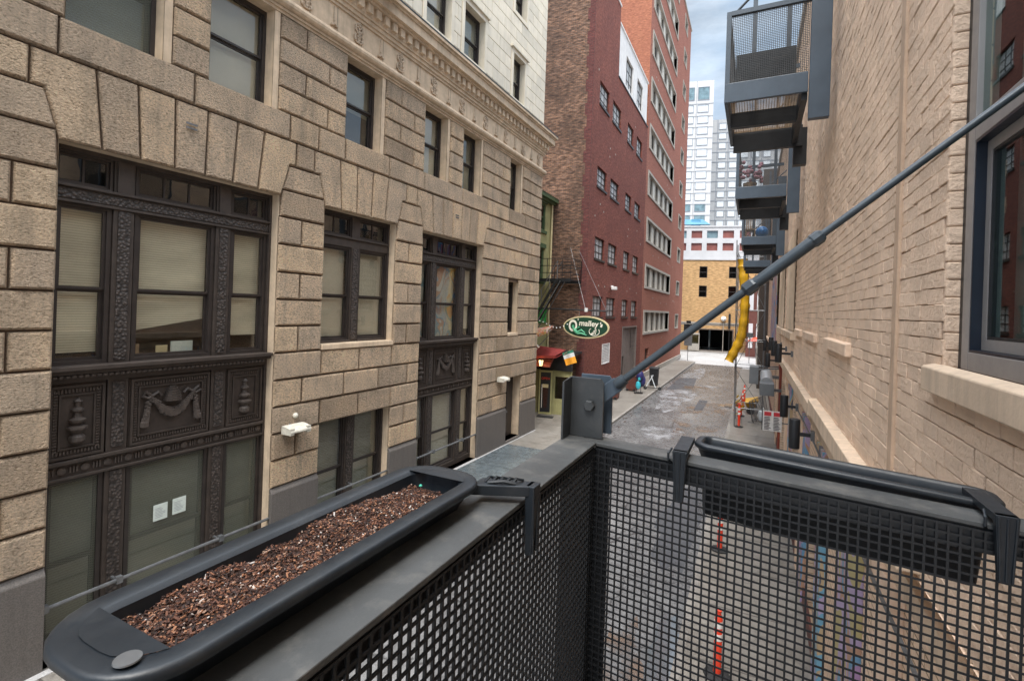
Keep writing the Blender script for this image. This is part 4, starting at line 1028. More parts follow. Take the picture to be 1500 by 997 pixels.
# street furniture at the crossing
def signpost(x,y,lab,h=2.6,board=(.55,.75)):
    t=thing('street_sign',lab,'street sign',(x,y,.12))
    MB().tube([(0,0,0),(0,0,h)],.035,8).build('post',m_pipe,t)
    MB().box(-board[0]/2,-.06,h-board[1],board[0]/2,-.03,h).build('sign_plate',m_pipe,t)
    return t
t=signpost(-6.64,58.5,'grey backed street sign on a post at the far left kerb corner',3.0,(.85,1.3)); MB().box(-.5,-.08,3.05,.5,-.02,4.1).build('signal_housing',m_black,t)
MB().lathe((0,-.05,4.25),[(.25,-.05),(.25,.25)],12).build('round_cap',m_black,t)
signpost(-.44,60.5,'thin street sign post beside the scaffold at the far kerb',3.4,(.7,.5))
t=thing('globe_lamp','white globe street lamp in front of the yellow brick wall','street lamp',(-4.12,78.9,0))
MB().ball((0,0,4.85),.38,seg=16).build('globe',m_globe,t,True); MB().tube([(0,0,0),(0,0,4.5)],.05,8).build('post',m_conc,t)
t=thing('black_banner_post','narrow black vertical sign beside the globe lamp','sign',(-3.3,78.6,0)); MB().box(-.15,0,3.4,.15,.1,5.6).build('board',m_black,t); MB().box(-.03,.02,0,.03,.08,3.4).build('post',m_black,t)
t=thing('parking_booth','small pale pay booth at the left of the garage opening','booth',(-8.8,77.0,.12),EA)
MB(FL).box(0,0,0,1.5,1.0,1.0).box(0,0,2.3,1.5,1.0,2.5).box(0,0,1.0,.12,1.0,2.3).box(1.38,0,1.0,1.5,1.0,2.3).build('booth_wall',m_conc,t); MB(FL).box(.14,.05,1.0,1.36,.95,2.3).build('booth_glass',m_glass_d,t)
t=thing('red_umbrella','small red parasol beyond the scaffold near the street corner','parasol',(.2,70,.12)); MB().lathe((0,0,2.1),[(.95,0),(.5,.3),(.04,.5)],10).build('canopy',m_orange,t); MB().tube([(0,0,0),(0,0,2.2)],.03,6).build('pole',m_pipe,t)
# dark facade beyond the right wall
RB=thing('dark_corner_building','dark narrow fronted building at the far right end of the alley','building')
MB().box(.25,40,0,10,56,16).build('wall',m_iron,RB)
mb=MB()
for z in (1,4.2,7.4,10.6): 
    for y in (41.5,46,50.5): mb.box(.2,y,z,.252,y+2.6,z+2)
mb.build('window_row',m_curt,RB)
FB2=thing('brown_back_building','brown brick building across the street at the far right','building'); MB().box(-1.0,72.2,0,14,80,9.8).build('wall',m_brownbin,FB2)
mb=MB()
for k in range(4): mb.box(-.7+k*.9,72.1,6.2,-.2+k*.9,72.199,8.4); mb.box(-.7+k*.9,72.1,1.2,-.2+k*.9,72.199,4.4)
mb.build('window_row',m_wtower,FB2)

# =================================================================== RIGHT WALL
XR=.85
FR=FX(XR,-1)
RW=thing('tan_painted_brick_building','tan painted brick building with rough old bricks, stone ledges and a large grey window','building')
win=(1.05,3.17,5.08,8.6)
old=[(13.4,16.2,5.0,7.4),(18.0,21.0,5.0,7.4)]
ZLO=3.9
mo=MB(FR); mo.wall(-2,20.2,ZLO,12,[win,old[0],old[1]],.12,n=-.012); mo.build('mortar_bed',m_tanmort,RW)
br=MB(FR); bh=.088; bl=.235; z=ZLO; r=0
while z<11.2:
    y=1.0-.11*(r%2) if z>3.9 else 2
    y=-.2-(bl/2)*(r%2)+(0 if z<9.2 else .0)
    ymax=20.0
    # rows seen only at distance when high
    while y<ymax:
        y1=y+bl*random.uniform(.97,1.0)
        a,b=y+.0020,y1-.0022
        zc=z+bh/2
        if not any(o[0]-.02<(a+b)/2<o[1]+.02 and o[2]-.03<zc<o[3] for o in (win,old[0],old[1])):
            if b>win[0] and a<win[0] and win[2]<zc<win[3]: b=win[0]
            if a<win[1]<b and win[2]<zc<win[3]: a=win[1]
            n=.003+random.uniform(-.003,.004); e=.0026; tl=random.uniform(-.0015,.0015); dz=random.uniform(-.003,.003)
            ch=.003
            e*=random.choice([.2,.5,1,1,1.3])
            V=[(a,-.012,z+e+dz),(b,-.012,z+e+dz),(b,-.012,z+bh-e+dz),(a,-.012,z+bh-e+dz),
               (a,n-.004,z+e+dz),(b,n-.004+tl,z+e+dz),(b,n-.004+tl,z+bh-e+dz),(a,n-.004,z+bh-e+dz),
               (a+ch,n,z+e+ch+dz+random.uniform(-.002,.003)),(b-ch,n+tl,z+e+ch+dz),(b-ch,n+tl,z+bh-e-ch+dz),(a+ch,n,z+bh-e-ch+dz+random.uniform(-.003,.002))]
            br.add(V,[(0,1,5,4),(1,2,6,5),(2,3,7,6),(3,0,4,7),(4,5,9,8),(5,6,10,9),(6,7,11,10),(7,4,8,11),(8,9,10,11)])
        y+=bl
    z+=bh; r+=1
br.build('brickwork',m_tanbr,RW,recalc=False)
MB(FR).wall(-6,20.2,11.2,12.6,[],.1,jamb=False).wall(20.2,40,ZLO,12.6,[(22.5,25.5,5,7.4)],.12).build('far_brickwork',m_tanbr_far,RW)
# window reveal bricks
rv=MB(FR)
z=5.08; i=0
while z<8.6:
    rv.box(3.163+random.uniform(-.003,.002),-.09,z+.002,3.20,random.uniform(-.004,.003),z+.086); z+=.088
rv.build('reveal_brick',m_tanbr,RW,bevel=.008)
MB(FR).box(-6,-9,ZLO,.0,-.5,12.5).box(4.2,-9,ZLO,40,-.5,12.5).box(0,-9,8.8,4.2,-.5,12.5).box(0,-9,ZLO,4.2,-.5,4.9).box(0,-9,4.9,4.2,-3,8.8).build('interior_wall',m_room,RW)
MB(FR).box(-6,-8,12.5,40,.06,12.7).build('roof_coping',m_conc,RW)
# ledges
def ledge(y0,y1,z0,z1,n,nm='stone_ledge',m=m_sillst):
    o=MB(FR)
    o.hexa([(y0,-.012,z0),(y1,-.012,z0),(y1,n,z0),(y0,n,z0),(y0,-.012,z1+.02),(y1,-.012,z1+.02),(y1,n,z1),(y0,n,z1)])
    return o.build(nm,m,RW,bevel=.008)
ledge(8.62,15.9,3.84,4.03,.10); ledge(3.4,8.5,3.93,4.12,.11); ledge(16.0,39,3.84,4.0,.10)
for (a,b) in ((5.75,7.45),(8.62,10.55),(11.2,12.7)): ledge(a,b,4.94,5.06,.055,'brick_sill',m_tanbr)
ledge(13.3,17.2,4.78,4.95,.09,'window_sill'); ledge(17.6,21.5,4.78,4.95,.09,'window_sill')
ledge(.9,3.30,4.95,5.075,.055,'window_sill')
# painted pipe
MB(FR).box(4.02,-.01,3.9,4.13,.022,12.5).build('painted_conduit',M('tan painted strip',(.52,.37,.26),.7,.2,3,.8,25,.008),RW,bevel=.008)
MB(FR).box(3.06,.004,5.5,3.11,.014,5.56).build('brick_hole',m_joint,RW) if False else None
# large window
W=MB(FR).frame(1.05,3.105,5.085,8.6,.085,-.13,-.05).box(1.135,-.13,6.16,3.02,-.05,6.26).build('window',m_alu,RW,bevel=.003)
MB(FR).frame(1.03,3.16,5.06,8.62,.055,-.12,-.056).build('gasket',m_blk,W)
MB(FR).frame(1.135,3.02,5.17,6.16,.012,-.13,-.052).build('lining',m_navy,W)
MB(FR).frame(1.15,3.006,5.184,6.146,.05,-.14,-.092).build('sash',m_alu,W)
MB(FR).frame(1.20,2.955,5.235,6.095,.012,-.12,-.095).build('glazing_gasket',m_blk,W)
MB(FR).box(1.2,-.106,5.235,2.955,-.104,6.095).build('pane',m_glass_r,W)
MB(FR).box(1.13,-.076,6.26,3.02,-.074,8.515).build('pane',m_glass_r,W)
MB(FR).box(1.1,-.22,5.1,3.03,-.21,8.55).build('reflection_sheet',M('painted grey green reflection',(.27,.33,.31),.7,.25,2,.1),W)  # added pale sheet, its colour stands in for a reflection in the glass
# old far windows with iron grilles
for o in old:
    MB(FR).box(o[0],-.14,o[2],o[1],-.13,o[3]).build('window_back',m_glass_d,RW)
    g_=MB(FR)
    y=o[0]+.1
    while y<o[1]: g_.tube([(y,.03,o[2]),(y,.03,o[3])],.016,5); y+=.17
    z=o[2]+.15
    while z<o[3]:
        y=o[0]+.1
        while y<o[1]-.1:
            g_.tube([(y+.085+.05*math.cos(q*PI/3),.03,z+.07*math.sin(q*PI/3)) for q in range(7)],.010,4,False); y+=.17
        z+=.24
    g_.build('iron_grille',m_sillst,RW)
# mural strips on far wall
MB(FR).box(24.5,.0,4.1,32,.02,9.5).build('mural',mural_mat('tall colourful mural',[(.15,.35,.5),(.5,.2,.15),(.4,.3,.25),(.6,.4,.35),(.1,.3,.55),(.35,.12,.2),(.5,.45,.3)],.8),RW)
# ground floor, slightly set back, with painted pilasters
FR2=FX(.97,-1)
lo=MB(FR2); lo.wall(-3,40,0,ZLO,[(9.0,10.3,.12,2.9),(12.2,14.6,.12,3.0),(17.5,20.5,.12,3.0),(24,27,.12,3.0)],.3); lo.quad((-3,0,ZLO),(40,0,ZLO),(40,.13,ZLO),(-3,.13,ZLO)); lo.build('ground_floor_wall',m_tanbr_far,RW)
MB(FR2).box(-3,-5,0,40,-.4,3.8).build('ground_floor_interior',m_room,RW)
for i,(a,b,m) in enumerate(((5.5,6.5,m_mural1),(7.9,8.6,m_mural2),(10.5,11.1,m_mural1),(11.5,12.0,m_tanbr),(14.9,15.5,m_mural2),(16.6,17.2,m_tanbr),(20.9,21.6,m_redw),(23,23.7,m_tanbr),(4.2,4.7,m_tanbr))):
    MB(FR2).box(a,.0,.12,b,.07,3.35).box(a-.03,0,3.35,b+.03,.09,3.5).build('painted_pilaster',m,RW,bevel=.006)
MB(FR2).box(-3,0,.1,40,.04,.4).build('plinth',m_brownbin,RW)
MB(FR2).box(-3,0,3.5,40,.05,3.66).build('fascia_strip',m_sillst,RW)
# wall lamps (black cylinders)
def cyl_lamp(y,z,x,r,h,lab,lay=0):
    t=thing('cylinder_wall_lamp',lab,'wall lamp',(x,y,z),0,'black cylinder lamps on the tan wall')
    MB().lathe((0,0,-h/2),[(r*.93,0),(r,.01),(r,h-.01),(r*.93,h)],20).build('shade',m_blk,t,True)
    w=XR-x
    MB().bar((r*.9,0,0),(w-.03,0,0),.05,.05).build('arm',m_blk,t); MB().box(w-.05,-.06,-.07,w+.0,.06,.07).build('back_plate',m_pipe,t)
for (y,z,x,lab) in ((8.6,3.56,.59,'nearest black cylinder lamp on the lower tan wall'),(11.6,3.49,.595,'second nearest black cylinder lamp on the lower tan wall, above the red and white sign'),
    (13.6,4.44,.54,'nearest of the upper row of black cylinder lamps, below the window sill'),(16,4.42,.52,'second of the upper row of black cylinder lamps'),(19,4.40,.52,'farthest of the upper row of black cylinder lamps'),
    (18.2,3.9,.42,'black cylinder lamp just below the upper row, above the grey duct'),(23.5,4.1,.42,'far small black cylinder lamp near the mural edge')):
    cyl_lamp(y,z,x,.075,.44,lab)
mb=MB().tube([(.83,12,3.45),(.83,8.6,3.50),(.83,6,3.44),(.83,3.2,3.42),(.83,1,3.40)],.014,6); mb.build('lamp_conduit',m_pipe,None,label='thin grey conduit running along the tan wall from the nearest lamps',cat='conduit')
t=thing('notice_sign','white notice sign with red headings on the right sidewalk wall','sign',(0,0,0))
MB().box(.30,16.0,2.05,.78,16.02,2.62).build('board',m_refl,t)
MB().box(.33,15.99,2.48,.51,16.0,2.59).box(.57,15.99,2.48,.75,16.0,2.59).build('red_heading',m_signred,t)
mb=MB()
for k in range(9):
    for c in (.33,.57): mb.box(c,15.99,2.09+k*.042,c+random.uniform(.1,.18),16.0,2.105+k*.042)
mb.build('text_rows',m_sawn,t); MB().bar((.78,16.01,2.3),(.97,16.01,2.3),.03).build('arm',m_pipe,t)

# HVAC ducts
t=thing('duct_unit','grey sheet metal exhaust boxes with round duct sticking out of the tan wall','duct')
MB().box(-.13,22.0,2.62,.20,22.9,3.30).build('outer_box',m_duct,t,bevel=.01); MB().box(.24,20.4,2.42,.72,21.2,2.86).build('lower_box',m_duct,t,bevel=.01)
MB().tube([(.48,21.1,2.8),(.48,22.6,3.0)],.22,16).build('round_duct',m_ductw,t,True)
mb=MB().bar((.2,22.1,3.2),(.97,22.1,3.3),.05).bar((.2,22.8,3.25),(.97,22.8,3.3),.05).bar((.7,20.8,2.6),(.97,20.8,2.6),.1).bar((.5,22.5,2.9),(.97,22.5,2.9),.12); mb.build('support_arm',m_pipe,t,sp=1)
# scaffold tower
t=thing('scaffold_tower','thin grey steel scaffold tower standing on the right sidewalk around the yellow chute','scaffold')
mb=MB(); legs=[(-.72,25.6),(.45,25.6),(-.72,27.4),(.45,27.4)]
def tl(x,z): return x-.03*(z-2)*(1 if x<0 else .0)
for (x,y) in legs: mb.tube([(x,y,.12),(x-.15 if x<0 else x-.06,y,8.9)],.022,6)
mb.build('upright',m_pipe,t,sp=1)
mb=MB()
for z in (1.0,2.9,4.15,5.6,6.9,8.3):
    for y in (25.6,27.4): mb.tube([(-.74-.017*z,y,z),(.45-.006*z,y,z)],.016,5)
    for x in (-.74-.017*z,.45-.006*z): mb.tube([(x,25.6,z),(x,27.4,z)],.016,5)
mb.build('ledger',m_pipe,t,sp=1)
mb=MB()
for z0,z1 in ((1.0,2.9),(2.9,5.6),(5.6,8.3)):
    mb.tube([(-.76,25.58,z0),(.43,25.58,z1)],.012,5); mb.tube([(.43,25.62,z0),(-.8,25.62,z1)],.012,5); mb.tube([(-.76,25.6,z0),(-.8,27.4,z1)],.012,5)
mb.build('cross_brace',m_pipe,t,sp=1)
t=thing('debris_chute','long yellow plastic debris chute hanging crookedly inside the scaffold','chute')
P=[(-.60,25.2,7.95),(-.57,25.2,7.6),(-.53,25.2,7.2),(-.46,25.2,6.4),(-.42,25.2,5.8),(-.44,25.2,5.1),(-.53,25.2,4.4),(-.66,25.2,4.0),(-.86,25.2,3.55),(-1.02,25.2,3.2)]
Q=[]
for i in range(len(P)-1):
    for k in range(4): f=k/4; Q.append(tuple(P[i][j]*(1-f)+P[i+1][j]*f for j in range(3)))
Q.append(P[-1]); rs=[.205+(.02 if i%4==0 else 0)-(.009*(i%4)) for i in range(len(Q))]
MB().tube(Q,rs,18).build('chute_tube',m_yellow,t,True)
MB().tube([(-.75,25.2,8.2),(-.72,25.0,6.4),(-.78,24.98,4.4),(-1.2,25.0,3.2)],.01,4).tube([(-.40,25.0,8.2),(-.25,25.0,6.4),(-.32,25.0,4.2)],.01,4).build('rope',m_black,t)
# red pennant below the chute
MB().add([(-1.12,25.2,3.02),(-1.0,25.2,3.12),(-1.1,25.22,2.86)],[(0,1,2)]) and None
mb=MB(); mb.add([(-1.14,25.2,2.86),(-1.0,25.2,3.05),(-1.06,25.25,2.96)],[(0,1,2)]); mb.build('red_pennant',m_signred,None,label='small red warning pennant hanging under the mouth of the yellow chute',cat='pennant')

# delineators
def delineator(x,y,h,lab,grp='orange traffic posts on the right sidewalk'):
    t=thing('traffic_post',lab,'traffic post',(x,y,.124),0,grp)
    MB().lathe((0,0,0),[(.055,.03),(.055,h*.86),(.045,h*.9),(.03,h*.95),(.045,h)],14).build('post',m_orange,t,True)
    MB().lathe((0,0,h*.55),[(.058,0),(.058,h*.10)],14).lathe((0,0,h*.74),[(.058,0),(.058,h*.10)],14).build('reflective_band',m_refl,t,True)
    MB().lathe((0,0,0),[(.19,0),(.19,.025),(.13,.05),(.06,.06)],8).build('base',m_rubber,t)
delineator(-.52,26.7-1.2,1.05,'front orange traffic post by the foot of the scaffold')
delineator(-.50,28.3,1.05,'second orange traffic post, wrapped in tape behind the front one')
delineator(-.46,30.6,1.05,'third orange traffic post behind the taped one')
delineator(-.42,33.0,1.05,'farthest orange traffic post of the row on the right sidewalk')
delineator(-.54,11.9,.82,'orange traffic post seen through the front mesh just below the hanging planter')
delineator(-.33,7.75,.95,'nearest orange traffic post, seen through the mesh at the bottom edge')
t=thing('caution_tape','crumpled yellow and red caution tape wound around the orange posts','tape')
mb=MB()
for k in range(26):
    a=random.uniform(0,6.28); x,y,z=-.52+.16*math.cos(a),25.6+random.uniform(0,2.6),.85+random.uniform(-.15,.45)
    mb.add([(x,y,z),(x+random.uniform(-.15,.15),y+.1,z+.05),(x+random.uniform(-.1,.1),y+.15,z-.08),(x-.06,y,z-.07)],[(0,1,2,3)])
mb.build('yellow_tape',M('yellow tape',(.8,.55,.02),.5,.2,9,0),t)
mb=MB()
for k in range(16):
    x,y,z=-.5+random.uniform(-.2,.25),26.0+random.uniform(0,2.6),.85+random.uniform(-.2,.3)
    mb.add([(x,y,z),(x+random.uniform(-.15,.15),y+.1,z+.05),(x+random.uniform(-.1,.1),y+.15,z-.08),(x-.06,y,z-.07)],[(0,1,2,3)])
mb.build('red_tape',m_orange,t)
# barricades (grey crowd barriers leaning)
for i in range(3):
    t=thing('crowd_barrier','one of three grey tubular crowd barriers leaning together on the right sidewalk','barrier',(.05+.13*i,26.7+.5*i,.12),R(76),'grey crowd barriers leaning together')
    mb=MB(); W_,H_=1.9,1.05; tlt=.16
    mb.tube([(0,0,0.1),(0,tlt*H_,H_),(W_,tlt*H_,H_),(W_,0,.1),(0,0,.1)],.020,6); mb.build('frame',m_pipe,t)
    mb=MB()
    for k in range(1,14): mb.tube([(W_*k/14,tlt*.1,.1),(W_*k/14,tlt*H_,H_)],.009,4)
    mb.build('bars',m_pipe,t)
    mb=MB().bar((.2,-.25,.01),(.2,.25,.01),.04,.02).bar((.2,0,0),(.2,0,.1),.03).bar((W_-.2,-.25,.01),(W_-.2,.25,.01),.04,.02).bar((W_-.2,0,0),(W_-.2,0,.1),.03); mb.build('foot',m_pipe,t)
t=thing('yellow_wheelbarrow','yellow wheelbarrow tray tipped up behind the grey barriers','wheelbarrow',(-.05,29.6,.12))
MB().hexa([(-.15,-.2,.25),(.2,-.2,.3),(.2,.3,.35),(-.15,.3,.3),(-.3,-.45,.6),(.38,-.45,.78),(.38,.6,.85),(-.3,.6,.68)]).build('tray',m_yellow,t,bevel=.05)
MB().lathe((0,-.5,.2),[(.2,-.04),(.2,.04)],14,'y').build('wheel',m_rubber,t,sp=1); MB().tube([(-.2,-.5,.2),(-.25,.9,.5)],.02,5).tube([(.2,-.5,.2),(.3,.9,.5)],.02,5).build('handle',m_pipe,t)
t=thing('white_sack','crumpled white sack lying by the wall beyond the notice sign','sack',(.35,20.3,.12)); MB().ball((0,0,.12),.2,.14,10).ball((.1,.1,.2),.13,.1,8).build('sack_body',m_whitebag,t,True)
t=thing('white_bag','white plastic bag leaning on the barriers near the duct','bag',(.45,27.4,.12)); MB().ball((0,0,.3),.2,.32,8).ball((.05,0,.62),.08,.1,6).build('bag_body',m_whitebag,t,True)
# bins and bags on the left sidewalk
def bin_(x,y,h,w,mat,lab,lean=0):
    t=thing('trash_bin',lab,'trash bin',(x,y,.12))
    MB().hexa([(-w*.42,-w*.42,.05),(w*.42,-w*.42,.05),(w*.42,w*.42,.05),(-w*.42,w*.42,.05),(-w*.5,-w*.5,h),(w*.5,-w*.5,h),(w*.5,w*.5,h),(-w*.5,w*.5,h)]).build('bin_body',mat,t,bevel=.02)
    MB().hexa([(-w*.55,-w*.55,h),(w*.55,-w*.55,h),(w*.55,w*.55,h),(-w*.55,w*.55,h),(-w*.45,-w*.5,h+.1),(w*.5,-w*.5,h+.06),(w*.5,w*.5,h+.06),(-w*.45,w*.5,h+.1)]).build('lid',mat,t)
    MB().lathe((w*.3,-w*.45,.08),[(.08,-.03),(.08,.03)],10,'y').lathe((-w*.3,-w*.45,.08),[(.08,-.03),(.08,.03)],10,'y').build('wheel',m_rubber,t,sp=1)
bin_(-7.55,27.9,.85,.7,m_brownbin,'near brown wheeled bin against the dark red wall, half behind the bracket')
bin_(-7.45,29.2,.95,.7,m_brownbin,'second brown wheeled bin against the dark red wall')
bin_(-7.2,33.0,1.0,.7,m_brownbin,'reddish bin standing behind the blue and teal bags')
bin_(-6.35,36.3,1.25,.6,m_black,'tall black bin farthest along the left sidewalk')
t=thing('bag_bundle','bundle of navy and teal bags hanging on an upright cart frame','bags',(-6.55,32.0,.12))
MB().ball((.05,.1,1.15),.26,.34,10).ball((.15,.3,.8),.24,.4,10).build('navy_bag',m_navybag,t,True)
MB().ball((.0,-.1,.55),.17,.27,9).ball((.05,-.05,1.0),.11,.18,8).build('teal_bag',m_tealbag,t,True)
MB().bar((-.1,0,.1),(-.1,0,1.4),.03).bar((.15,0,.1),(.15,0,1.4),.03).bar((-.25,-.1,.06),(.25,.1,.06),.12,.07).build('cart_frame',m_black,t)
t=thing('kick_scooter','kick scooter with pale stem parked beside the bags','scooter',(-6.15,34.2,.12))
MB().tube([(-.35,0,.16),(.1,.0,1.0)],.035,7).tube([(-.05,0,1.0),(.28,0,.16)],.03,7).build('stem',m_whitebag,t); MB().bar((-.35,0,.14),(.5,.1,.14),.14,.04).build('deck',m_black,t)
MB().lathe((.55,.1,.12),[(.12,-.03),(.12,.03)],12,'y').lathe((-.4,0,.12),[(.12,-.03),(.12,.03)],12,'y').build('wheel',m_rubber,t,sp=1); MB().bar((-.1,-.2,1.02),(.1,.25,1.02),.03).build('handlebar',m_black,t)

# =================================================================== UPPER BALCONIES
def grid_panel(mb,O,U,V,nu,nv,pitch_u,pitch_v,t=.005,d=.004):
    O,U,V=Vector(O),Vector(U).normalized(),Vector(V).normalized(); N=U.cross(V)
    Lu,Lv=nu*pitch_u,nv*pitch_v
    def slab(c,a,la,b,lb,dd):
        P=[]
        for k in (-1,1):
            for i,j in ((-1,-1),(1,-1),(1,1),(-1,1)): P.append(tuple(c+a*i*la/2+b*j*lb/2+N*k*dd/2))
        mb.hexa(P)
    for i in range(nu+1): slab(O+U*i*pitch_u+V*Lv/2,U,t,V,Lv,d)
    for j in range(nv+1): slab(O+V*j*pitch_v+U*Lu/2,U,Lu,V,t,d*.7)
def balcony(lab):
    t=thing('steel_balcony',lab,'balcony',(0,0,0),0,'blue grey steel balconies hung on the tan wall')
    # local: x -.47..+.76, y 0..1.95, z floor=0 (fascia -0.2..+.05), rail 1.0
    MB().box(-.47,0,-.22,.52,.05,.04).box(-.47,.06,-.22,-.42,1.95,.04).build('fascia',m_bluegrey,t,bevel=.006)
    MB().box(-.42,.9,-.26,.52,1.0,-.04).box(-.42,1.87,-.34,.6,1.95,.0).box(.45,.06,-.3,.52,1.86,-.02).build('floor_beam',m_black,t,sp=1)
    mb=MB(); grid_panel(mb,(-.41,.07,-.03),(1,0,0),(0,1,0),24,46,.0355,.0385,.007,.012); mb.build('floor_grating',m_wood,t)
    MB().box(-.47,0,.04,-.41,.05,1.02).box(-.47,1.9,.04,-.41,1.95,1.02).build('corner_post',m_bluegrey,t,sp=1)
    MB().box(-.41,-.005,.96,.53,.055,1.02).box(-.475,.05,.96,-.415,1.9,1.02).box(-.41,1.9,.96,.53,1.95,1.02).build('top_rail',m_bluegrey,t,sp=1)
    mb=MB(); grid_panel(mb,(-.41,.02,.05),(1,0,0),(0,0,1),41,40,.0226,.0226,.0065,.004); grid_panel(mb,(-.44,.06,.05),(0,1,0),(0,0,1),60,30,.0306,.0306,.0065,.004); mb.build('mesh_panel',m_steel,t)
    MB().box(.53,-.03,-.58,.76,.07,1.9).build('side_channel',m_bluegrey,t,bevel=.006)
    MB().box(.48,1.95,-.62,.67,2.1,-.02).build('wall_bracket',m_black,t)
    MB().tube([(-.40,.08,1.0),(.75,.08,2.1)],.018,8).build('tie_rod',m_rodm,t)
    mb=MB().box(-.16,.6,.04,-.10,.66,2.2).box(.30,1.2,.04,.36,1.26,2.4); mb.build('inner_post',m_bluegrey,t,sp=1)
    return t
b1=balcony('nearest and largest blue grey steel balcony high on the tan wall'); b1.location=(0,7.3,8.43)
b2=dup(b1,(0,11.9,8.10),None,'second nearest blue grey balcony, just below the largest one'); b3=dup(b1,(-.0,17.5,7.82),None,'third blue grey balcony with a blue ball behind its mesh')
b4=dup(b1,(-.02,22.0,7.52),None,'farthest and smallest blue grey balcony beside the yellow chute')
MB().box(-.34,7.42,8.5,.38,7.62,8.89).build('planter_box',m_black,None,label='long black planter box standing behind the mesh of the nearest upper balcony',cat='planter')
t=thing('flower_pot','pot of pink flowers behind the mesh of the second balcony','plant',(-.2,12.6,8.12)); MB().lathe((0,0,0),[(.1,0),(.15,.25)],10).build('pot',m_wood,t)
mb=MB()
for k in range(40): mb.ball((random.uniform(-.22,.25),random.uniform(-.2,.2),.3+random.uniform(0,.4)),.045)
mb.build('flowers',m_flower,t)
MB().ball((.12,18.0,7.82+.24),.2,seg=14).build('blue_ball',m_blueball,None,True,label='bright blue ball on the floor of the third balcony',cat='ball')
t=thing('slatted_chair','tan slatted chair behind the mesh of the third balcony','chair',(-.22,18.1,7.84))
MB().box(-.15,-.2,.3,.15,.2,.34).build('seat',m_wood,t)
mb=MB()
for k in range(5): mb.box(-.14+k*.06,.18,.34,-.10+k*.06,.2,.8)
mb.build('backrest',m_wood,t)
for sx,sy in ((-1,-1),(1,-1),(1,1),(-1,1)): MB().box(sx*.13-.02,sy*.17-.02,0,sx*.13+.02,sy*.17+.02,.3).build('leg',m_wood,t)

# =================================================================== FOREGROUND BALCONY
FBn=thing('foreground_balcony','dark steel balcony with black square mesh panels and worn top rails in the foreground','balcony')
zr=4.85
def fz(x): return zr-.028*(x+.48)/.98        # front rail sags slightly towards the wall
def fy(x): return 1.65-.07*(x+.48)/.98
XL0,XL1=-.598,-.475
xr=.84
# left rail (cap plate + lip)
MB().hexa([(XL0,-.8,zr-.012),(XL1,-.8,zr-.012),(XL1,1.65,zr-.012),(XL0,1.76,zr-.012),(XL0,-.8,zr),(XL1,-.8,zr),(XL1,1.65,zr),(XL0,1.76,zr)]).box(XL0,-.8,zr-.09,XL0+.012,1.76,zr-.012).build('left_top_rail',m_rail,FBn,bevel=.002)
MB().hexa([(XL1,1.652,zr-.012),(xr,fy(xr),fz(xr)-.012),(xr,fy(xr)+.115,fz(xr)-.012),(XL0,1.762,zr-.012),(XL1,1.652,zr),(xr,fy(xr),fz(xr)),(xr,fy(xr)+.115,fz(xr)),(XL0,1.762,zr)]).build('front_top_rail',m_rail,FBn,bevel=.002)
# mesh panels
mb=MB(); P0=Vector((-.485,1.652,3.72)); U=Vector((xr+.485,fy(xr)-1.652,fz(xr)-zr)).normalized()
grid_panel(mb,P0,U,(0,0,1),58,50,.0228,.0222,.0052,.004); mb.build('front_mesh_panel',m_mesh,FBn)
mb=MB(); grid_panel(mb,(-.478,-.75,3.72),(0,1,0),(0,0,1),105,50,.0228,.0222,.0057,.005); mb.build('left_mesh_panel',m_mesh,FBn)
# frame angles behind the mesh
fr=MB(); 
def fb(x0,x1,z0,z1,o0=.008,o1=.016):
    fr.hexa([(x0,fy(x0)+o0,z0),(x1,fy(x1)+o0,z0),(x1,fy(x1)+o1,z0),(x0,fy(x0)+o1,z0),(x0,fy(x0)+o0,z1),(x1,fy(x1)+o0,z1),(x1,fy(x1)+o1,z1),(x0,fy(x0)+o1,z1)])
fr.hexa([(-.48,1.66,zr-.075),(xr,fy(xr)+.008,fz(xr)-.075),(xr,fy(xr)+.016,fz(xr)-.075),(-.48,1.668,zr-.075),(-.48,1.66,zr-.013),(xr,fy(xr)+.008,fz(xr)-.013),(xr,fy(xr)+.016,fz(xr)-.013),(-.48,1.668,zr-.013)])
fb(-.48,-.425,3.7,zr-.075); fb(.79,.84,3.7,zr-.11)
fr.box(-.575,1.60,3.6,-.484,1.66,zr-.013); fr.box(-.50,-.8,zr-.06,-.485,1.60,zr-.013); fr.box(-.575,-.8,3.5,-.55,1.7,3.72); fr.box(-.5,1.66,3.5,.84,1.68,3.72)
fr.build('frame_angle',m_black,FBn)
mb=MB(); grid_panel(mb,(-.55,-.8,3.68),(1,0,0),(0,1,0),34,60,.04,.04,.008,.012); mb.build('floor_grating',m_black,FBn)
MB().box(-.58,-.9,3.4,-.52,1.76,3.6).box(-.52,1.69,3.4,.85,1.76,3.6).box(-.52,-.9,3.4,.85,-.83,3.6).build('floor_beam',m_steel,FBn,sp=1)
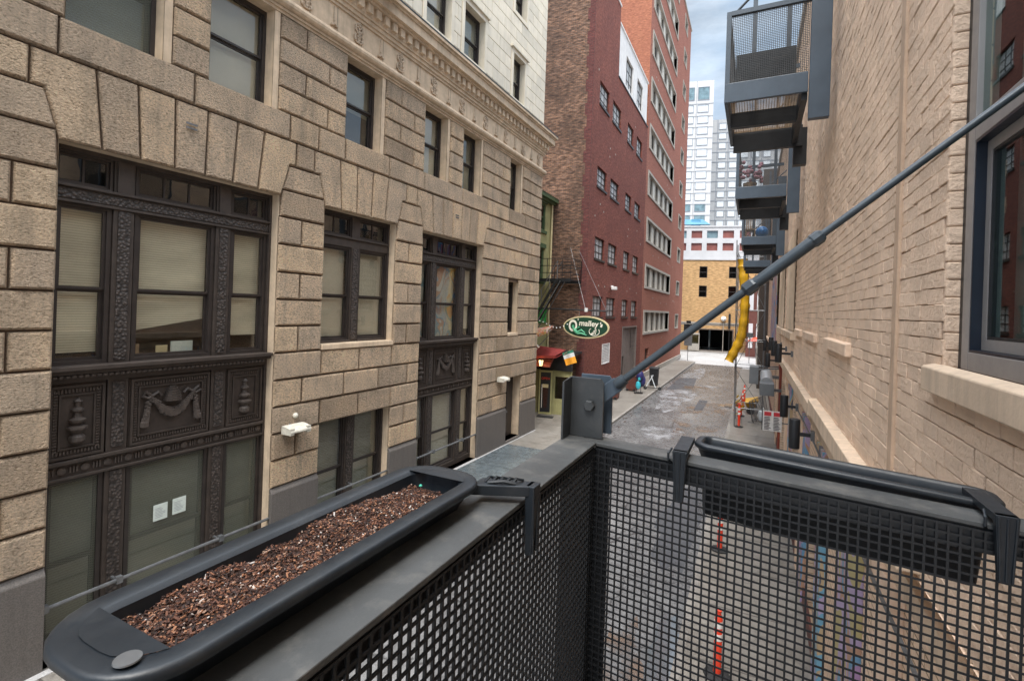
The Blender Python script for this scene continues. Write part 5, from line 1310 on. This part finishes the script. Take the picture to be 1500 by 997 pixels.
# bracket (channel with bolt)
bk=MB(); yb=1.70
x0,x1=-.595,-.468; zb,zt=zr+.001,5.062
bk.hexa([(x0,yb-.075,zb),(x0+.008,yb-.075,zb),(x0+.008,yb+.01,zb),(x0,yb+.01,zb),(x0,yb-.075,zt-.012),(x0+.008,yb-.075,zt-.008),(x0+.008,yb+.01,zt),(x0,yb+.01,zt)])
bo=bk.build('rod_bracket',m_steel,FBn,bevel=.0015)
pl_=MB()
def plate(mb,y0,y1):
    pts=[(x0+.008,zb),(x1,zb),(x1,zt-.016),(x1-.012,zt),(x0+.008,zt)]
    V=[(p[0],y0,p[1]) for p in pts]+[(p[0],y1,p[1]) for p in pts]
    mb.add(V,[(0,1,2,3,4),(9,8,7,6,5)]+[(k,(k+1)%5,5+(k+1)%5,5+k) for k in range(5)])
plate(pl_,yb,yb+.009); pl_.build('front_cheek',m_steel,bo,bevel=.0012)
p2=MB(); plate(p2,yb+.075,yb+.084); o=p2.build('rear_cheek',m_bluegrey,bo,bevel=.0012); o.location=(.012,0,.004)
MB().lathe((-.517,yb-.016,4.965),[(.0,0),(.018,.0),(.0205,.003),(.0205,.016)],6,'y').build('bolt',m_steel,bo,bevel=.0012)
# tie rod
rd=thing('tie_rod','long dark steel tie rod with turnbuckle running from the balcony corner to the right wall','tie rod')
ya=yb+.042
dirv=Vector((1.03,0,.87)).normalized()
Pst=Vector((-.50,ya,4.985))
def rp(d): return tuple(Pst+dirv*d)
up_=dirv.cross(Vector((0,1,0)))
fk=MB().bar(rp(.0),rp(.095),.014,.052,up=(0,0,1)); fk.build('clevis',m_bluegrey,rd,bevel=.003)
MB().tube([rp(.085),rp(.10),rp(.125)],[.019,.022,.019],16).build('collar',m_rodm,rd,True)
MB().tube([rp(.115),rp(.70),rp(.80),rp(1.75)],[.0130,.0130,.0108,.0100],16).build('rod',m_rodm,rd,True)
sl=MB().tube([rp(.625),rp(.865)],[.0185,.0185],18); sl.build('turnbuckle_sleeve',m_rodm,rd,True)
MB().tube([rp(.61),rp(.618),rp(.645),rp(.655)],[.016,.0225,.0225,.018],8).tube([rp(.845),rp(.853),rp(.875),rp(.885)],[.018,.0215,.0215,.015],8).build('lock_nut',m_rodm,rd,sp=1)

# ---- planters
def rrect(x0,x1,y0,y1,r,n=6):
    P=[]
    for (cx,cy,a0) in ((x1-r,y1-r,0),(x0+r,y1-r,90),(x0+r,y0+r,180),(x1-r,y0+r,270)):
        for k in range(n+1):
            a=R(a0+90*k/n); P.append((cx+r*math.cos(a),cy+r*math.sin(a)))
    return P
def loft(mb,loops,closeb=True):
    V=[];n=len(loops[0][0])
    for P,z in loops: V+=[(p[0],p[1],z) for p in P]
    Fc=[]
    for i in range(len(loops)-1):
        for k in range(n): k2=(k+1)%n; Fc.append((i*n+k,i*n+k2,(i+1)*n+k2,(i+1)*n+k))
    if closeb: Fc.append(tuple(range(n))[::-1])
    mb.add(V,Fc)
def planter(name,lab,x0,x1,y0,y1,zt,lx=.03,ly=.03,depth=.2,rr=.05,rim=.04):
    t=thing(name,lab,'planter')
    mb=MB()
    def RR(i,z,r=None): return (rrect(x0+i,x1-i,y0+i,y1-i,max(.010,(r or rr)-i)),z)
    k=rim/.040
    loft(mb,[RR(.065*k,zt-depth),RR(.058*k,zt-depth+.01),RR(.040*k,zt-.06),RR(.016*k,zt-.019),RR(.002,zt-.015),RR(.0,zt-.012),RR(0,zt-.004),RR(.003,zt),RR(.007,zt+.0015),RR(.030*k,zt+.0015),RR(.034*k,zt-.001),RR(.040*k,zt-.006),RR(.043*k,zt-.03),RR(.070*k,zt-depth+.02)],True)
    mb.build('trough',m_plast,t,True,recalc=True)
    return t
PL=planter('window_box','long dark plastic window box filled with bark soil, hooked over the left rail',-.755,-.54,.262,1.015,4.907,depth=.2,rr=.085,rim=.042)
# end flange plates at both ends of the trough
fl=MB()
near=[p for p in rrect(-.755+.030,-.54-.030,.262+.028,.60,.060) if p[1]<.36]
near=sorted(near,key=lambda p:math.atan2(p[1]-.345,p[0]+.6475))
fl.add([(p[0],p[1],4.9095) for p in near]+[(-.57,.326,4.9095)]*0+[(-.571,.362,4.9095),(-.724,.362,4.9095)][:0],[tuple(range(len(near)))]) if False else fl.add([(p[0],min(p[1],.330),4.9095) for p in near],[tuple(range(len(near)))])
far=[(p[0],1.277-p[1]) for p in near]
fl.add([(p[0],max(p[1],.945),4.9095) for p in far],[tuple(range(len(far)))])
fl.build('end_flange',m_plast,PL,sp=1)
MB().lathe((-.588,.296,4.9122),[(.0135,0),(.013,.0015)],20).build('oval_badge',m_pipe,PL)
# soil
sg=MB(); nx,ny=26,120; X0_,X1_,Y0_,Y1_=-.722,-.583,.318,.945
V=[];Fc=[]
import mathutils
def sh(x,y):
    q=mathutils.noise.fractal(Vector((x*22,y*22,3.1)),1.0,2.0,5)
    return 4.878+.010*q+.010*math.sin((y-Y0_)/(Y1_-Y0_)*PI)+.006*math.sin(y*19)
for j in range(ny+1):
    for i in range(nx+1):
        x=X0_+(X1_-X0_)*i/nx; y=Y0_+(Y1_-Y0_)*j/ny; V.append((x,y,sh(x,y)))
for j in range(ny):
    for i in range(nx): a=j*(nx+1)+i; Fc.append((a,a+1,a+nx+2,a+nx+1))
sg.add(V,Fc)
def soil_mat():
    m,nt,out=new_mat('bark soil'); g=NT(nt); p=g.n('ShaderNodeBsdfPrincipled',i_Roughness=.85); g.l(p.outputs[0],out.inputs[0])
    v=g.coords(); f=g.noise(v,160,5,.7); c=g.ramp(f,[(.3,(.012,.007,.005)),(.5,(.045,.022,.014)),(.66,(.11,.05,.028)),(.8,(.2,.11,.07))]); g.l(c,p.inputs[0])
    b=g.n('ShaderNodeBump',i_Strength=1.,i_Distance=.01); g.l(f,b.inputs['Height']); g.l(b.outputs[0],p.inputs['Normal']); return m
sg.build('soil',soil_mat(),PL)
def chips_mat():
    m,nt,out=new_mat('bark chips'); g=NT(nt); p=g.n('ShaderNodeBsdfPrincipled',i_Roughness=.75); g.l(p.outputs[0],out.inputs[0])
    gi=g.n('ShaderNodeNewGeometry')
    c=g.ramp(gi.outputs['Random Per Island'],[(0,(.018,.009,.007)),(.35,(.042,.018,.012)),(.6,(.085,.034,.021)),(.8,(.19,.075,.038)),(.9,(.33,.15,.075)),(.975,(.30,.20,.15)),(.985,(.55,.48,.42)),(1,(.62,.58,.55))])
    g.l(c,p.inputs[0]); b=g.n('ShaderNodeBump',i_Strength=.6,i_Distance=.002); g.l(g.noise(g.coords(),400,3,.7),b.inputs['Height']); g.l(b.outputs[0],p.inputs['Normal']); return m
ch=MB()
for k in range(16000):
    x=random.uniform(X0_,X1_); y=random.uniform(Y0_,Y1_); z=sh(x,y)+random.uniform(-.001,.004)
    L_=random.choice([.0018,.002,.0025,.003,.0035,.004,.0055,.009])*random.uniform(.7,1.3); W_=min(L_,random.uniform(.0014,.003)); T_=random.uniform(.0007,.0018)
    a=Matrix.Rotation(random.uniform(0,6.28),3,'Z')@Matrix.Rotation(random.uniform(-.6,.6),3,'X')@Matrix.Rotation(random.uniform(-.6,.6),3,'Y')
    c=Vector((x,y,z)); V=[]
    for dz in (-1,1):
        for dx,dy in ((-1,-1),(1,-1.1),(.9,1),(-1.1,.8)): V.append(tuple(c+a@Vector((dx*L_/2,dy*W_/2,dz*T_/2))))
    ch.hexa(V)
co=ch.build('bark_chips',chips_mat(),PL,recalc=False); co['kind']='stuff'
MB().ball((-.655,.90,4.899),.004,.003).build('green_pebble',M('turquoise bit',(.05,.4,.28),.5,.2,5,0),None,label='tiny turquoise bit lying on the bark near the far end of the window box',cat='pebble')
# hook of left planter (over the rail)
hk=MB(); hy=1.06
hk.hexa([(-.575,hy-.08,4.868),(-.452,hy-.02,4.868),(-.452,hy+.02,4.868),(-.575,hy-.02,4.868),(-.575,hy-.08,4.892),(-.452,hy-.02,4.892),(-.452,hy+.02,4.892),(-.575,hy-.02,4.892)])
hk.hexa([(-.462,hy-.014,4.73),(-.446,hy-.014,4.73),(-.446,hy+.014,4.73),(-.462,hy+.014,4.73),(-.464,hy-.020,4.892),(-.440,hy-.020,4.892),(-.440,hy+.020,4.892),(-.464,hy+.020,4.892)])
for s_ in (-1,1): hk.bar((-.443,hy+s_*.015,4.888),(-.443,hy+s_*.010,4.735),.005,.008)
hk.build('rail_hook',m_plast,PL,bevel=.003)
cl=MB()
for k in range(5): cl.tube([(-.555+k*.015,hy-.045+k*.005,4.893),(-.548+k*.015,hy-.036+k*.005,4.903),(-.539+k*.015,hy-.016+k*.005,4.895)],.0035,6)
cl.tube([(-.545,hy-.05,4.894),(-.51,hy-.04,4.9),(-.485,hy-.025,4.894)],.004,6); cl.build('clip',m_plast,PL,True)
# right planter
PR=planter('window_box','empty dark plastic window box hung outside the front rail over the mesh',-.175,.60,1.748,1.900,4.872,depth=.24,rr=.05,rim=.028)
PR.rotation_euler=(0,R(2.2),R(-3)); PR.location=(-.20,.0,.0)
# compensate rotation about world origin
def fixrot(o,piv,ry,rz):
    Rm=Matrix.Rotation(rz,4,'Z')@Matrix.Rotation(ry,4,'Y'); p=Vector(piv); o.location=p-(Rm@p)
    o.rotation_euler=Rm.to_euler()
fixrot(PR,(-.175,1.75,4.872),R(2.3),R(-5))
def rhook(x):
    h=MB(); yi=fy(x)-.012; z=fz(x)
    h.box(x-.022,yi-.012,z+.016,x+.022,yi+.20,z+.034)
    h.hexa([(x-.014,yi-.012,z-.125),(x+.014,yi-.012,z-.125),(x+.014,yi+.0,z-.125),(x-.014,yi+.0,z-.125),(x-.022,yi-.014,z+.034),(x+.022,yi-.014,z+.034),(x+.022,yi+.006,z+.034),(x-.022,yi+.006,z+.034)])
    for s_ in (-1,0,1): h.bar((x+s_*.017,yi-.014,z+.03),(x+s_*.011,yi-.014,z-.12),.005,.006,up=(0,1,0))
    h.tube([(x-.03,yi+.03,z+.03),(x-.036,yi+.0,z+.02),(x-.036,yi-.0,z-.0),(x-.028,yi+.02,z-.012)],.004,6)
    o=h.build('rail_hook',m_plast,PR,bevel=.002); o.matrix_parent_inverse=Matrix.Translation(PR.location)@PR.rotation_euler.to_matrix().to_4x4()
    o.matrix_parent_inverse.invert(); return o
rhook(-.195); rhook(.545)

# =================================================================== GROUND
gnd=MB().add([(-150,-60,-.02),(150,-60,-.02),(150,400,-.02),(-150,400,-.02)],[(0,1,2,3)]) or None
g_=MB(); g_.add([(-200,-80,-.02),(200,-80,-.02),(200,500,-.02),(-200,500,-.02)],[(0,1,2,3)]); g_.build('ground',m_road_l,None,kind='structure')
g_=MB(); g_.add([(-6.05,-10,0),(-.75,-10,0),(-.98,57,0),(-5.85,57,0)],[(0,1,2,3)]); g_.build('alley_road',m_road,None,kind='structure')
g_=MB(); g_.add([(-60,57,0),(60,57,0),(60,79,0),(-60,70,0)],[(0,1,2,3)]); g_.build('cross_street',m_road_l,None,kind='structure')
MB().hexa([(-9.4,-10,0),(-6.05,-10,0),(-5.85,58,0),(-8.0,58,0),(-9.4,-10,.12),(-6.05,-10,.12),(-5.85,58,.12),(-8.0,58,.12)]).box(-14,19.6,0,-8.1,24.6,.118).build('left_sidewalk',m_walk,None,kind='structure')
MB().hexa([(-.75,-10,0),(1.0,-10,0),(1.0,54,0),(-.98,54,0),(-.75,-10,.12),(1.0,-10,.12),(1.0,54,.12),(-.98,54,.12)]).build('right_sidewalk',m_walk,None,kind='structure')
MB().hexa([(-.87,-10,0),(-.745,-10,0),(-.975,54,0),(-1.10,54,0),(-.87,-10,.124),(-.745,-10,.124),(-.975,54,.124),(-1.10,54,.124)]).build('right_kerb',m_curb,None,kind='structure')
MB().hexa([(-6.07,-10,0),(-5.95,-10,0),(-5.75,58,0),(-5.87,58,0),(-6.07,-10,.124),(-5.95,-10,.124),(-5.75,58,.124),(-5.87,58,.124)]).build('left_kerb',m_curb,None,kind='structure')
MB().box(-8.35,6,.121,-6.6,16.9,.126).build('slate_paving',m_slate,None,kind='structure')
MB().hexa([(-8.62,-2,.12),(-8.5,-2,.12),(-8.28,19.5,.12),(-8.4,19.5,.12),(-8.62,-2,.128),(-8.5,-2,.128),(-8.28,19.5,.128),(-8.4,19.5,.128)]).build('pale_paving_edge',m_road_l,None,kind='structure')
MB().hexa([(-40,76,0),(40,85,0),(40,95,0),(-40,86,0),(-40,76,.12),(40,85,.12),(40,95,.12),(-40,86,.12)]) and None
g_=MB(); g_.add([(-40,68.5,.004),(40,85.5,.004),(40,90,.004),(-40,75,.004)],[(0,1,2,3)]); g_.build('far_sidewalk',m_curb,None,kind='structure')
def patch(cx,cy,rx,ry,mat,name,z=.006,n=26,seed=0,rot=0):
    rnd=random.Random(seed); V=[]
    for k in range(n):
        a=2*PI*k/n; r=1+rnd.uniform(-.22,.22)+.15*math.sin(3*a+seed); x,y=rx*r*math.cos(a),ry*r*math.sin(a)
        V.append((cx+x*math.cos(rot)-y*math.sin(rot),cy+x*math.sin(rot)+y*math.cos(rot),z))
    mb=MB(); mb.add(V,[tuple(range(n))]); return mb.build(name,mat,None,kind='structure')
patch(-1.75,30.5,.75,2.0,m_mud,'muddy_patch',seed=1); patch(-3.0,29.0,.45,1.2,m_mud,'muddy_patch',seed=2); patch(-3.6,38,1.2,.9,m_mud,'muddy_patch',seed=3); patch(-3.1,25.5,.5,1.0,m_mud,'muddy_patch',seed=4); patch(-1.9,24.5,.5,.6,m_mud,'muddy_patch',seed=14); patch(-2.9,23.2,.3,.8,m_mud,'muddy_patch',seed=15)
g_=MB(); g_.add([(-5.4,36,.005),(-3.8,37,.005),(-4.2,44,.005),(-5.5,43,.005)],[(0,1,2,3)]); g_.build('tar_patch',m_dpatch,None,kind='structure')
g_=MB(); g_.add([(-2.9,29.3,.012),(-2.45,29.3,.012),(-2.45,32.8,.012),(-2.95,32.8,.012)],[(0,1,2,3)]); g_.build('drain_cover',m_dpatch,None,kind='structure')
patch(-2.2,39,.35,2.6,m_lpatch,'pale_patch',seed=5,rot=1.2); patch(-4.4,33,1.0,4.5,m_lpatch,'pale_patch',seed=6,z=.004); patch(-3.6,22.8,.9,1.2,m_lpatch,'pale_patch',seed=7,z=.004); patch(-4.6,47,.8,5,m_lpatch,'pale_patch',seed=16,z=.004)
patch(-1.1,8.0,.28,1.1,m_pud,'puddle',seed=8,z=.010); patch(-1.75,7.4,.45,1.1,m_mud,'muddy_patch',seed=9,z=.008); patch(-1.2,31.8,.5,.8,m_pud,'puddle',seed=10,z=.010)
patch(-1.5,13.5,.5,3.0,m_dpatch,'tar_patch',seed=11,z=.004)
# litter along the kerb
g_=MB()
for k in range(60):
    y=random.uniform(20,56); x=-5.85+random.gauss(0,.12)+.3*abs(random.gauss(0,.6)); s_=random.uniform(.03,.14)
    g_.add([(x,y,.014),(x+s_*.6,y+.02,.014),(x+s_*.5,y+s_*2.2,.02),(x-.02,y+s_*2.,.014)],[(0,1,2,3)])
lt=g_.build('kerb_litter',M('dead leaves',(.06,.04,.03),.8,.5,9,.2),None,kind='stuff')
lt['label']='dark leaves and litter strewn along the left kerb'; lt['category']='litter'

# =================================================================== WORLD / LIGHT / CAMERA
SUN_EL,SUN_AZ=R(62),R(171)   # direction towards the sun, azimuth measured from +Y towards +X
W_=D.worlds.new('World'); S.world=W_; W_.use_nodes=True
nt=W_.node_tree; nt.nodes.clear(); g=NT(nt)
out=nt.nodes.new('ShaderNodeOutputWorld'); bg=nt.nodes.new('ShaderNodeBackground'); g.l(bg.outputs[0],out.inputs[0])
sky=g.n('ShaderNodeTexSky',sky_type='NISHITA'); sky.sun_disc=False; sky.sun_elevation=SUN_EL; sky.sun_rotation=SUN_AZ; sky.altitude=200; sky.dust_density=2.
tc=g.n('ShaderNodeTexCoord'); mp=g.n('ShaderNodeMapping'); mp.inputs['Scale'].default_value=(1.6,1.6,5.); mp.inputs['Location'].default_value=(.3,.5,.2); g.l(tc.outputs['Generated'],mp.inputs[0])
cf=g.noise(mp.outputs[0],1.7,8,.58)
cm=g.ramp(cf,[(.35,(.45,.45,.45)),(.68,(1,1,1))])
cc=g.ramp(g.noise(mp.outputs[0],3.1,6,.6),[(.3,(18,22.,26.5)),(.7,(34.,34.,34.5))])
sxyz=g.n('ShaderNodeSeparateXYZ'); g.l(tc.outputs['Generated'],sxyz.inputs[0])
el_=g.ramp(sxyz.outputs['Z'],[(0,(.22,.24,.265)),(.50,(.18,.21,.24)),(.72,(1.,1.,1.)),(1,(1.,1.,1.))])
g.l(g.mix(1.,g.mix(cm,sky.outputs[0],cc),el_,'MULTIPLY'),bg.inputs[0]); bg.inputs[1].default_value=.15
sl_=D.lights.new('sun','SUN'); sl_.energy=5.0; sl_.angle=R(25); sl_.color=(1,.96,.9)
so=D.objects.new('sun',sl_); COL.objects.link(so)
d=Vector((math.sin(SUN_AZ)*math.cos(SUN_EL),math.cos(SUN_AZ)*math.cos(SUN_EL),math.sin(SUN_EL)))
so.rotation_euler=d.to_track_quat('Z','Y').to_euler()

cam=D.cameras.new('camera'); co_=D.objects.new('camera',cam); COL.objects.link(co_); S.camera=co_
F_=722.; th=math.atan2(356,F_); roll=R(2.0)
cam.sensor_fit='HORIZONTAL'; cam.sensor_width=36; cam.lens=36*F_/1500
cam.shift_x=0; cam.shift_y=-(498.5-451.5)/1500*1.0
cam.clip_start=.02; cam.clip_end=1500
co_.location=(0,0,5.3)
fwv=Vector((-math.sin(th),math.cos(th),0)); rtv=Vector((math.cos(th),math.sin(th),0)); upv=Vector((0,0,1))
cr,sr=math.cos(roll),math.sin(roll)
# image x axis = rt*cos + ... : horizon falls to the right by the roll angle
ix=rtv*cr+upv*sr; iy=-rtv*sr+upv*cr
mt=Matrix((( ix.x,iy.x,-fwv.x,0),(ix.y,iy.y,-fwv.y,0),(ix.z,iy.z,-fwv.z,5.3),(0,0,0,1)))
co_.matrix_world=mt

S.view_settings.view_transform='Standard'; S.view_settings.look='None'; S.view_settings.exposure=0
S.render.engine='CYCLES'; S.render.resolution_x=1024; S.render.resolution_y=680
S.cycles.max_bounces=8; S.cycles.transparent_max_bounces=12
